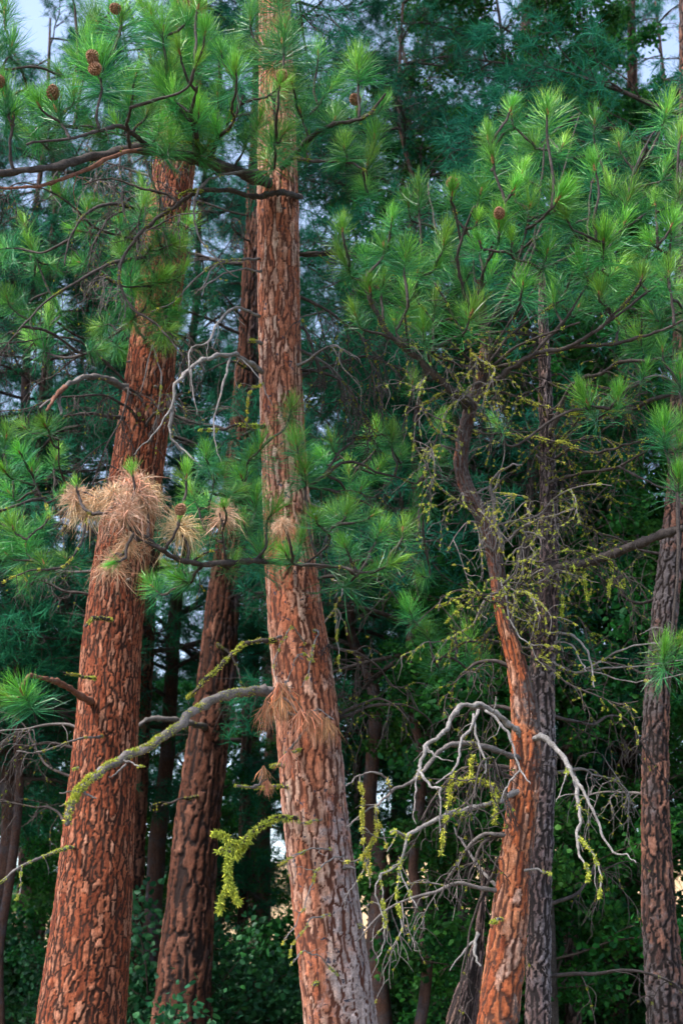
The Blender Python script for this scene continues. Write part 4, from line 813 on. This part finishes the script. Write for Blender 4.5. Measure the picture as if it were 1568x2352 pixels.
twig_curtain(B, 5.2, 11.0, 12, (-3.3, 0.2), 0.8, 1.8, 'limb', 0.2, 0.35)
twig_curtain(C, 3.2, 6.9, 14, (-0.6, 0.9), 0.5, 1.3, 'limb', 0.25, 0.35)
twig_curtain(F, 3.0, 8.0, 8, (1.8, 4.4), 0.6, 1.6, 'limb', 0.25, 0.35)
twig_curtain(G, 2.2, 8.0, 16, (-3.6, 0.4), 0.7, 1.6, 'limb', 0.3, 0.4)
twig_curtain(E, 1.6, 3.4, 4, (-0.3, 1.2), 0.5, 1.3, 'limb', 0.2, 0.35)
twig_curtain(D, 2.0, 3.6, 9, (2.0, 3.6), 0.4, 1.0, 'limb', 0.25, 0.5)

# ---------------------------------------------------------------- D: the bright crown
b = Branch(D, M['limb'])
b.limb(dd([(1080, 940), (1067, 922), (1032, 892), (992, 856), (952, 816), (910, 785), (872, 730), (846, 680), (842, 630)], 8.6, 8.0), 0, 0.030, 0.010, moss=0.45, twig=2, depth=2)
b.limb(dd([(1032, 892), (992, 917), (950, 940), (922, 957)], 8.5, 8.3), 0, 0.012, 0.005, moss=0.5, twig=2)
b.limb(dd([(992, 856), (980, 800), (975, 770)], 8.4, 8.1), 0, 0.012, 0.008); b.limb(dd([(940, 805), (930, 740), (935, 690)], 8.3, 8.0), 0, 0.010, 0.007)
for x, y, r in [(841, 593, 66), (932, 583, 64), (934, 678, 76), (846, 668, 58), (972, 754, 66), (783, 530, 62), (790, 600, 54), (880, 640, 54), (905, 740, 56), (1000, 690, 58), (962, 440, 64), (1020, 553, 62), (1007, 603, 58), (880, 560, 54), (900, 500, 50), (815, 720, 50), (960, 620, 56)]:
    b.tuft(x, y, r * 1.05, 7.9 + 0.7 * RNG.random())
    if RNG.random() < 0.4: b.tuft(x + 3, y - 6, r * 1.12, 7.9 + 0.2 * RNG.random(), 'brush')
b.finish(moss=0.2)
b = Branch(D, M['limb'])
b.limb(dd([(1108, 770), (1085, 720), (1067, 673), (1052, 603), (1062, 538), (1090, 470)], 8.5, 7.9), 0, 0.016, 0.008); b.limb(dd([(1058, 560), (1050, 510), (1040, 468)], 8.1, 7.9), 0, 0.010, 0.007)
b.limb(dd([(1108, 760), (1103, 653), (1120, 600), (1133, 553)], 8.5, 8.0), 0, 0.014, 0.008); b.limb(dd([(1110, 760), (1150, 700), (1168, 673), (1183, 623), (1205, 540)], 8.5, 8.1), 0, 0.015, 0.008); b.limb(dd([(1172, 665), (1200, 620), (1225, 578), (1228, 540), (1240, 430), (1250, 330)], 8.3, 8.4), 0, 0.013, 0.007)
b.limb(dd([(1104, 700), (1090, 640), (1088, 568)], 8.4, 8.4), 0, 0.010, 0.006)
for x1, y1, x2, y2 in [(1180, 760, 1290, 690), (1200, 790, 1330, 740), (1150, 770, 1230, 660), (1040, 790, 960, 700), (1060, 760, 1000, 650), (1190, 830, 1360, 790), (1030, 830, 930, 780)]:
    b.limb(dd([(1112, 850), (x1, y1), (x2, y2)], 8.5, 8.1 + 0.5 * RNG.random()), 0, 0.013, 0.006, lich=0.35, twig=3, tl=0.2)
for x, y, r, c in [(1130, 372, 70, 0), (1105, 437, 76, 0), (1037, 447, 66, 1), (1218, 472, 92, 0), (1283, 460, 80, 0), (1145, 517, 74, 1), (1256, 575, 68, 0), (1082, 718, 88, 0), (1128, 623, 60, 0), (1173, 256, 62, 0), (1256, 261, 80, 0), (1226, 332, 58, 0), (1293, 332, 58, 0), (1200, 400, 60, 0), (1060, 640, 60, 0), (1175, 560, 62, 0), (1100, 560, 58, 0), (1200, 650, 58, 0), (1120, 320, 54, 0), (1180, 440, 60, 0)]:
    b.tuft(x, y, r * 1.05, 7.8 + 0.8 * RNG.random() + (0.5 if y < 340 else 0), 'green', c)
    if c or RNG.random() < 0.45: b.tuft(x, y - 8, r * 1.12, 7.8, 'brush')
b.tuft(1095, 506, 56, 7.95, 'brush'); b.tuft(1270, 430, 70, 8.0, 'brush')
b.finish(moss=0.15)
b = Branch(D, M['limb'])
b.limb(dd([(1108, 890), (1123, 881), (1173, 846), (1223, 816), (1303, 796), (1380, 750), (1440, 690), (1480, 640)], 8.6, 8.0), 0, 0.026, 0.009, moss=0.35, twig=2, depth=2)
b.limb(dd([(1303, 796), (1400, 790), (1480, 770), (1540, 750), (1600, 720)], 8.3, 8.0), 0, 0.014, 0.008, moss=0.2); b.limb(dd([(1223, 816), (1300, 730), (1350, 650), (1400, 560)], 8.4, 8.2), 0, 0.014, 0.008); b.limb(dd([(1380, 750), (1500, 660), (1560, 600)], 8.2, 8.2), 0, 0.012, 0.007)
b.limb(dd([(1350, 650), (1350, 520), (1356, 420)], 8.3, 8.6), 0, 0.010, 0.007); b.limb(dd([(1400, 560), (1440, 450), (1460, 380), (1500, 300)], 8.3, 8.7), 0, 0.010, 0.007)
for x, y, r in [(1364, 276, 70), (1532, 251, 70), (1462, 369, 76), (1527, 387, 64), (1361, 387, 72), (1444, 452, 76), (1434, 510, 66), (1296, 502, 62), (1419, 613, 80), (1535, 623, 72), (1374, 673, 64), (1334, 610, 62), (1494, 716, 76), (1384, 553, 64), (1510, 754, 62), (1540, 520, 64), (1490, 560, 60), (1330, 700, 62), (1270, 680, 62), (1420, 740, 60), (1560, 440, 60), (1500, 470, 58), (1470, 640, 58), (1580, 690, 60), (1400, 430, 60), (1420, 330, 58), (1560, 320, 60)]:
    b.tuft(x, y, r * 1.05, 7.9 + 0.8 * RNG.random() + (0.4 if y < 400 else 0))
    if RNG.random() < 0.4: b.tuft(x + 3, y - 6, r * 1.12, 7.9 + 0.2 * RNG.random(), 'brush')
b.finish(moss=0.15)
b = Branch(D, M['limb'])                         # the back of the crown
b.limb(dd([(1110, 760), (1180, 640), (1240, 520), (1290, 400), (1330, 260)], 8.7, 9.6), 0, 0.016, 0.007); b.limb(dd([(1110, 770), (1050, 620), (1000, 520), (980, 420)], 8.7, 9.6), 0, 0.014, 0.007); b.limb(dd([(1180, 640), (1320, 580), (1420, 500), (1540, 400)], 9.0, 9.8), 0, 0.014, 0.007)
for k in range(14):
    x = RNG.uniform(900, 1600); y = RNG.uniform(260 + 0.25 * abs(x - 1250), 790); b.tuft(x, y, RNG.uniform(52, 66), RNG.uniform(8.8, 10.2))
b.finish(moss=0.1)
# a few bright sprays lower right, carried by E's right-hand limbs
b = Branch(E, M['limb'])
b.limb(dd([(1262, 1040), (1290, 1010), (1320, 975), (1344, 930)], 9.2, 8.3), 0, 0.012, 0.007, moss=0.4); b.limb(dd([(1310, 985), (1370, 960), (1410, 930)], 8.7, 8.2), 0, 0.009, 0.006)
b.limb(dd([(1258, 1110), (1330, 1090), (1420, 1070), (1490, 1030), (1525, 990)], 9.2, 8.3), 0, 0.014, 0.007, moss=0.3, twig=2); b.limb(dd([(1420, 1072), (1500, 1110), (1556, 1130)], 8.6, 8.3), 0, 0.009, 0.006)
for x, y, r, t in [(1560, 860, 62, 'green'), (1520, 800, 60, 'green'), (1570, 960, 58, 'green'), (1480, 850, 54, 'green'), (1560, 1020, 56, 'green'), (1344, 922, 78, 'green'), (1344, 915, 86, 'brush'), (1419, 914, 62, 'green'), (1419, 908, 72, 'brush'), (1525, 985, 72, 'green'), (1522, 980, 82, 'brush'), (1557, 1100, 66, 'green'), (1557, 1095, 78, 'brush'), (1138, 972, 46, 'green'), (1525, 1500, 62, 'green'), (1560, 1480, 54, 'green')]:
    b.tuft(x, y, r, 8.25, t)
b.finish(up=0.8)
b = Branch(E, M['limb'])                         # shaded sprays left of D at mid height
b.limb(dd([(1250, 1500), (1180, 1480), (1110, 1470), (1060, 1480), (1000, 1520)], 9.5, 10.4), 0, 0.014, 0.006, moss=0.3, twig=2)
for x, y, r in [(1072, 1469, 60), (1012, 1510, 56), (1040, 1420, 50), (1100, 1520, 50), (980, 1450, 48), (940, 1400, 48)]: b.tuft(x, y, r, 10.2 + 0.5 * RNG.random())
b.finish()
# ------------------------------------------------------------------ the wood behind
def pine_spray(seed, L=2.4, n=70, droop=0.25, bare=0.0):
    """One background pine bough: wood and needles, pointing along +X from the origin."""
    wb, fb = MB(), MB()
    pts = [np.zeros(3)]; d = np.array([1, 0, 0.15])
    for k in range(7): d = unit(d + RNG.normal(size=3) * 0.12 + np.array([0, 0, -droop * 0.12 if k < 4 else 0.10])); pts.append(pts[-1] + d * L / 7)
    p = catmull(pts, 4); tube(wb, p, np.linspace(0.030, 0.008, len(p)), 5, 0.1)
    tips = [p[-1]]
    for k in range(16):
        f = RNG.uniform(0.2, 0.98); i = int(f * (len(p) - 1)); o = p[i]
        s = 1 if k % 2 else -1
        d = unit(np.array([0.75, s * RNG.uniform(0.4, 1.0), RNG.uniform(-0.3, 0.25)])); l = L * 0.42 * (1.15 - f) + 0.18
        q = [o]
        for j in range(5): d = unit(d + RNG.normal(size=3) * 0.22 + np.array([0, 0, -0.05 + 0.04 * j])); q.append(q[-1] + d * l / 5)
        q = catmull(q, 2); tube(wb, q, np.linspace(0.011, 0.004, len(q)), 4, 0.1)
        tips += [q[-1], q[-3] + RNG.normal(size=3) * 0.05]
        for j in range(int(3 + 4 * bare)):                     # bare hanging twiglets
            o2 = q[RNG.integers(2, len(q))]; e = unit(RNG.normal(size=3) + np.array([0.3, 0, -0.7])); lt = RNG.uniform(0.12, 0.4)
            q2 = catmull([o2, o2 + e * lt * .5 + RNG.normal(size=3) * .03, o2 + e * lt + np.array([0, 0, -0.03])], 3); tube(wb, q2, np.linspace(0.005, 0.0025, len(q2)), 3, 0.1)
            if RNG.random() > bare: tips.append(q2[-1])
    tips = [t for t in tips if RNG.random() > bare * 0.55]
    for T in tips:
        ax = unit(np.array([0.5, 0, 0.35]) + RNG.normal(size=3) * 0.45); m = 34
        u = RNG.random(m); dd_ = unit(ax * (1.1 - 1.2 * u[:, None]) + unit(RNG.normal(size=(m, 3))) * 0.85)
        needle_block(fb, T - ax * 0.12 * u[:, None], dd_, 0.185 * (0.7 + 0.5 * RNG.random(m)), 0.0062, 0.35 * RNG.random(m), RNG.random(m), RNG.random(m))
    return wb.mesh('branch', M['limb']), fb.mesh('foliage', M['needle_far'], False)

def leaf_spray(L, n, size, m, spread=0.5, thick=0.012):
    """One leafy bough along +X: wood and folded oval leaves."""
    wb, fb = MB(), MB()
    pts = [np.zeros(3)]; d = np.array([1, 0, 0.2])
    for k in range(6): d = unit(d + RNG.normal(size=3) * 0.16 + np.array([0, 0, -0.04])); pts.append(pts[-1] + d * L / 6)
    p = catmull(pts, 4); tube(wb, p, np.linspace(thick, 0.003, len(p)), 5, 0.1)
    pool = [p[8:]]
    for k in range(14):
        i = RNG.integers(4, len(p) - 1); d = unit(np.array([0.6, RNG.choice([-1, 1]) * RNG.uniform(0.4, 1), RNG.uniform(-0.5, 0.5)])); l = L * RNG.uniform(0.2, 0.45) * (1.2 - i / len(p)); q = [p[i]]
        for j in range(4): d = unit(d + RNG.normal(size=3) * 0.25 + np.array([0, 0, -0.05])); q.append(q[-1] + d * l / 4)
        q = catmull(q, 3); tube(wb, q, np.linspace(0.005, 0.002, len(q)), 3, 0.1); pool.append(q[2:])
    pool = np.vstack(pool); c = pool[RNG.integers(0, len(pool), n)] + RNG.normal(size=(n, 3)) * spread * 0.12
    d = unit(RNG.normal(size=(n, 3)) + np.array([0.3, 0, -0.35])); s = unit(np.cross(d, RNG.normal(size=(n, 3)) + np.array([0, 0, 1.6]))); nn = np.cross(d, s)
    sz = (size * (0.6 + 0.7 * RNG.random(n)))[:, None]
    v = np.stack([c, c + d * sz * .35 + s * sz * .42 + nn * sz * .10, c + d * sz * .75 + s * sz * .30 + nn * sz * .08, c + d * sz, c + d * sz * .75 - s * sz * .30 + nn * sz * .08, c + d * sz * .35 - s * sz * .42 + nn * sz * .10], 1)
    k = np.arange(n)[:, None] * 6
    fb.add(v.reshape(-1, 3), np.vstack([k + np.array([0, 1, 2, 3]), k + np.array([0, 3, 4, 5])]), None, 0, age=np.repeat(RNG.random(n), 6), rnd=np.repeat(RNG.random(n) * 0.9, 6))
    return wb.mesh('branch', M['twig']), fb.mesh('foliage', m, False)

PINE = [pine_spray(k) for k in range(6)]
PINE_BARE = [pine_spray(k, 2.2, 40, 0.6, 0.75) for k in range(4)]
LEAFY = [leaf_spray(1.7, 430, 0.066, M['leaf']) for k in range(5)]
SHRUBBY = [leaf_spray(1.2, 400, 0.054, M['shrub_leaf'], 0.8, 0.009) for k in range(5)]

def set_boughs(root, base, stem, bank, specs):
    """specs: (height, azimuth, pitch, scale); copies of the prototype boughs share their meshes."""
    zs = stem[:, 2]
    for z, az, el, s in specs:
        i = int(np.argmin(np.abs(zs - z))); o = Vector(stem[i]) - base
        w_, f_ = bank[int(RNG.integers(len(bank)))]
        b = link('branch', w_, root, o); b.rotation_euler = (RNG.uniform(-0.5, 0.5), -el, az); b.scale = (s, s, s)
        link('foliage', f_, b)

def stem_tree(name, label, cat, x, y, h, r, m, lean=(0, 0), group=None):
    base = Vector((x, y, float(zground(x, y)) - 0.05)); n = 14
    pts = [np.array([x + lean[0] * (k / n) * h + 0.06 * RNG.normal() * (k > 0), y + lean[1] * (k / n) * h + 0.06 * RNG.normal() * (k > 0), base.z + h * k / n]) for k in range(n + 1)]
    p = catmull(pts, 3); mb = MB(); tube(mb, p, np.linspace(r, 0.015, len(p)), 9, 0.06, plate=0.4, fissure=0.1, flake=0.5, weather=0.5)
    root = thing(name, label, cat, base, group); link('trunk', mb.mesh('trunk', m), root, -base)
    return root, base, p

def pine_specs(z0, z1, n, s0, s1, el=(-0.25, 0.35)):
    out = []
    for k in range(n):
        f = (k + RNG.random()) / n; z = z0 + (z1 - z0) * f
        out.append((z, RNG.uniform(0, 2 * math.pi), RNG.uniform(*el) + 0.25 * f, (s0 + (s1 - s0) * f) * RNG.uniform(0.75, 1.2)))
    return out

# crowns for the trees whose stems stand in view
for T, z0, z1, n, s0, s1 in [(A, 11.5, 20, 26, 1.1, 0.6), (B, 5.2, 18.5, 46, 1.0, 0.6), (C, 10.2, 17.5, 18, 0.8, 0.5), (F, 6.6, 17.5, 30, 1.0, 0.6), (G, 3.2, 16, 28, 0.85, 0.6), (B2, 4.8, 16, 36, 0.95, 0.6), (I, 4, 13, 22, 0.75, 0.5)]:
    sp = pine_specs(z0, z1, n, s0, s1)
    if T in (C, E): sp = [s for s in sp if math.sin(s[1]) > -0.3]
    set_boughs(T.root, T.base, T.path, PINE, sp)
for T in FARS:
    set_boughs(T.root, T.base, T.path, PINE, pine_specs(3.5, 16.5, 24, 1.0, 0.6))
sp = [(RNG.uniform(4.8, 9.5), RNG.uniform(2.2, 4.2), RNG.uniform(-0.5, 0.0), RNG.uniform(0.6, 0.95)) for k in range(16)]
set_boughs(B2.root, B2.base, B2.path, PINE_BARE, sp)

BACK = [(-5.6, 18, 15, 0), (-4.0, 17, 14.5, 0), (-2.3, 17.8, 15, 0), (0.45, 15.8, 9.6, 0), (1.15, 18, 10.5, 0), (2.7, 18.4, 16, 0), (4.7, 17.8, 15.5, 0), (6.2, 17, 15, 0), (-3.4, 23, 19, 0), (-1.2, 22, 18, 0), (2.0, 23, 19, 0), (5.2, 23, 19, 0), (7.6, 23, 18, 0), (3.4, 28, 21, 0), (-5.6, 27, 20, 0), (0.2, 27, 15, 0),
        (-2.3, 27, 7, 0), (-4.2, 26, 8, 0), (-7.0, 28, 9, 0), (-6.4, 20.5, 17, 0), (-4.6, 15.4, 13, 1), (-5.6, 15.2, 13.5, 1), (0.75, 14.2, 12.8, 1), (1.0, 19.5, 17, 1), (-3.6, 15.8, 12.5, 1)]
SPOTS = [(0, 'standing just past the left edge of the picture'), (175, 'left of the broad orange trunk'), (330, 'behind the broad orange trunk'), (470, 'behind the dark furrowed trunk'), (640, 'between the dark furrowed and pale trunks'), (860, 'behind the pale middle trunk'), (1000, 'just right of the pale middle trunk'), (1130, 'left of the slender leaning pine'), (1290, 'behind the slender leaning pine'), (1450, 'left of the right-edge trunk'), (1568, 'behind the right-edge trunk'), (9999, 'beyond the right-edge trunk')]
def spot(x, y):
    px = VW / 2 + x / y * FPX * 1.02
    return next(t for lim, t in SPOTS if px < lim)
USED = {}
def single(label, words):
    n = USED[label] = USED.get(label, 0) + 1
    return label if n == 1 else words[min(n - 2, len(words) - 1)] + ' ' + label
BACK.sort(key=lambda t: t[1])
for x, y, h, bare in BACK:
    kind = 'shaggy half-bare pine' if bare else ('young dark pine' if h < 9 else ('tall dark pine' if y < 24 else 'tall pine deeper in,'))
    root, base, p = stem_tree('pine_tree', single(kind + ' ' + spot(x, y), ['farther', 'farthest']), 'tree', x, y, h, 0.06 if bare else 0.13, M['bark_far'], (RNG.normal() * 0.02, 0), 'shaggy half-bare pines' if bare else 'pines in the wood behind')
    set_boughs(root, base, p, PINE_BARE if bare else PINE, pine_specs((2.6 + 2 * RNG.random() if h > 12 else (4.4 if 0 < x < 1.5 else 0.6)) if not bare else 4.5, min(h * 0.98, 3 + 0.68 * y), (50 if h > 12 else 28) if not bare else 44, 0.95, 0.5))

LEAFT = [(2.05, 14.2, 13.2, 1.0), (1.35, 14.5, 5.6, 0.8), (3.3, 15.5, 11.5, 1.0), (1.6, 16.5, 8.6, 0.9), (4.9, 16, 12, 1.0), (3.0, 17.0, 15, 1.1), (0.2, 18, 6.5, 0.8), (4.2, 19.5, 7.5, 1.0), (-3.2, 20, 5.2, 0.9), (-1.95, 22, 5.5, 0.9), (-4.7, 24, 6, 1.0), (-2.7, 26, 6.5, 1.0), (1.15, 17, 14.5, 0.9)]
LL = ['dark round-leaved tree behind the bright tufted crown', 'small leafy tree at the foot of the slender leaning pine', 'tall leafy tree with dark round leaves near the top right', 'leafy tree filling the dark gap left of the slender leaning pine', 'leafy tree behind the trunk at the right edge', 'taller leafy tree deeper in, above the bright crown', 'low leafy tree seen left of the pale middle trunk', 'leafy tree in shade between the two right-hand trunks', 'small leafy tree behind the broad orange trunk\'s foot', 'small leafy tree behind the dark furrowed trunk\'s foot', 'small leafy tree far back at the lower left', 'small far leafy tree between the two left trunks', 'tall thin leafy tree right of the pale middle trunk\'s top']
for (x, y, h, s), lb in zip(LEAFT, LL):
    root, base, p = stem_tree('broadleaf_tree', lb, 'tree', x, y, h, 0.07, M['limb'], (RNG.normal() * 0.02, 0))
    set_boughs(root, base, p, LEAFY, pine_specs(1.2 if h < 14.4 or h > 14.6 else 6.5, h * 0.99, int(8.5 * h) if h != 14.5 else 60, s, s * 0.7, (-0.1, 0.6)))

# shrubs along the foot of the wood
k = 0
for row, (Y0, n, hh) in enumerate([(16.5, 9, 2.0), (20.5, 12, 2.7), (26, 13, 2.8), (34, 15, 2.6)]):
    for q in range(n):
        x = (q + 0.5 + RNG.uniform(-0.3, 0.3) - n / 2) * Y0 * 0.62 / n; y = Y0 + RNG.uniform(-1.2, 1.2); k += 1
        px = VW / 2 + x / y * FPX * 1.04
        if row > 0 and (930 < px < 1010 or 575 < px < 650): continue
        h = hh * RNG.uniform(0.75, 1.2); base = Vector((x, y, float(zground(x, y))))
        root = thing('shrub', single(['low leafy near shrub', 'leafy second-row shrub', 'dim leafy shrub further back', 'far dim shrub'][row] + ' ' + spot(x, y), ['more rightward', 'most rightward']), 'shrub', base, ['front undergrowth', 'second undergrowth row', 'third undergrowth row', 'far undergrowth'][row])
        for j in range(15):
            w_, f_ = SHRUBBY[int(RNG.integers(5))]; b = link('branch', w_, root, (RNG.normal() * 0.12, RNG.normal() * 0.12, RNG.uniform(0, h * 0.35)))
            b.rotation_euler = (0, -RNG.uniform(0.35, 1.45), RNG.uniform(0, 6.28)); s = h / 1.7 * RNG.uniform(0.7, 1.1); b.scale = (s, s, s); link('foliage', f_, b)
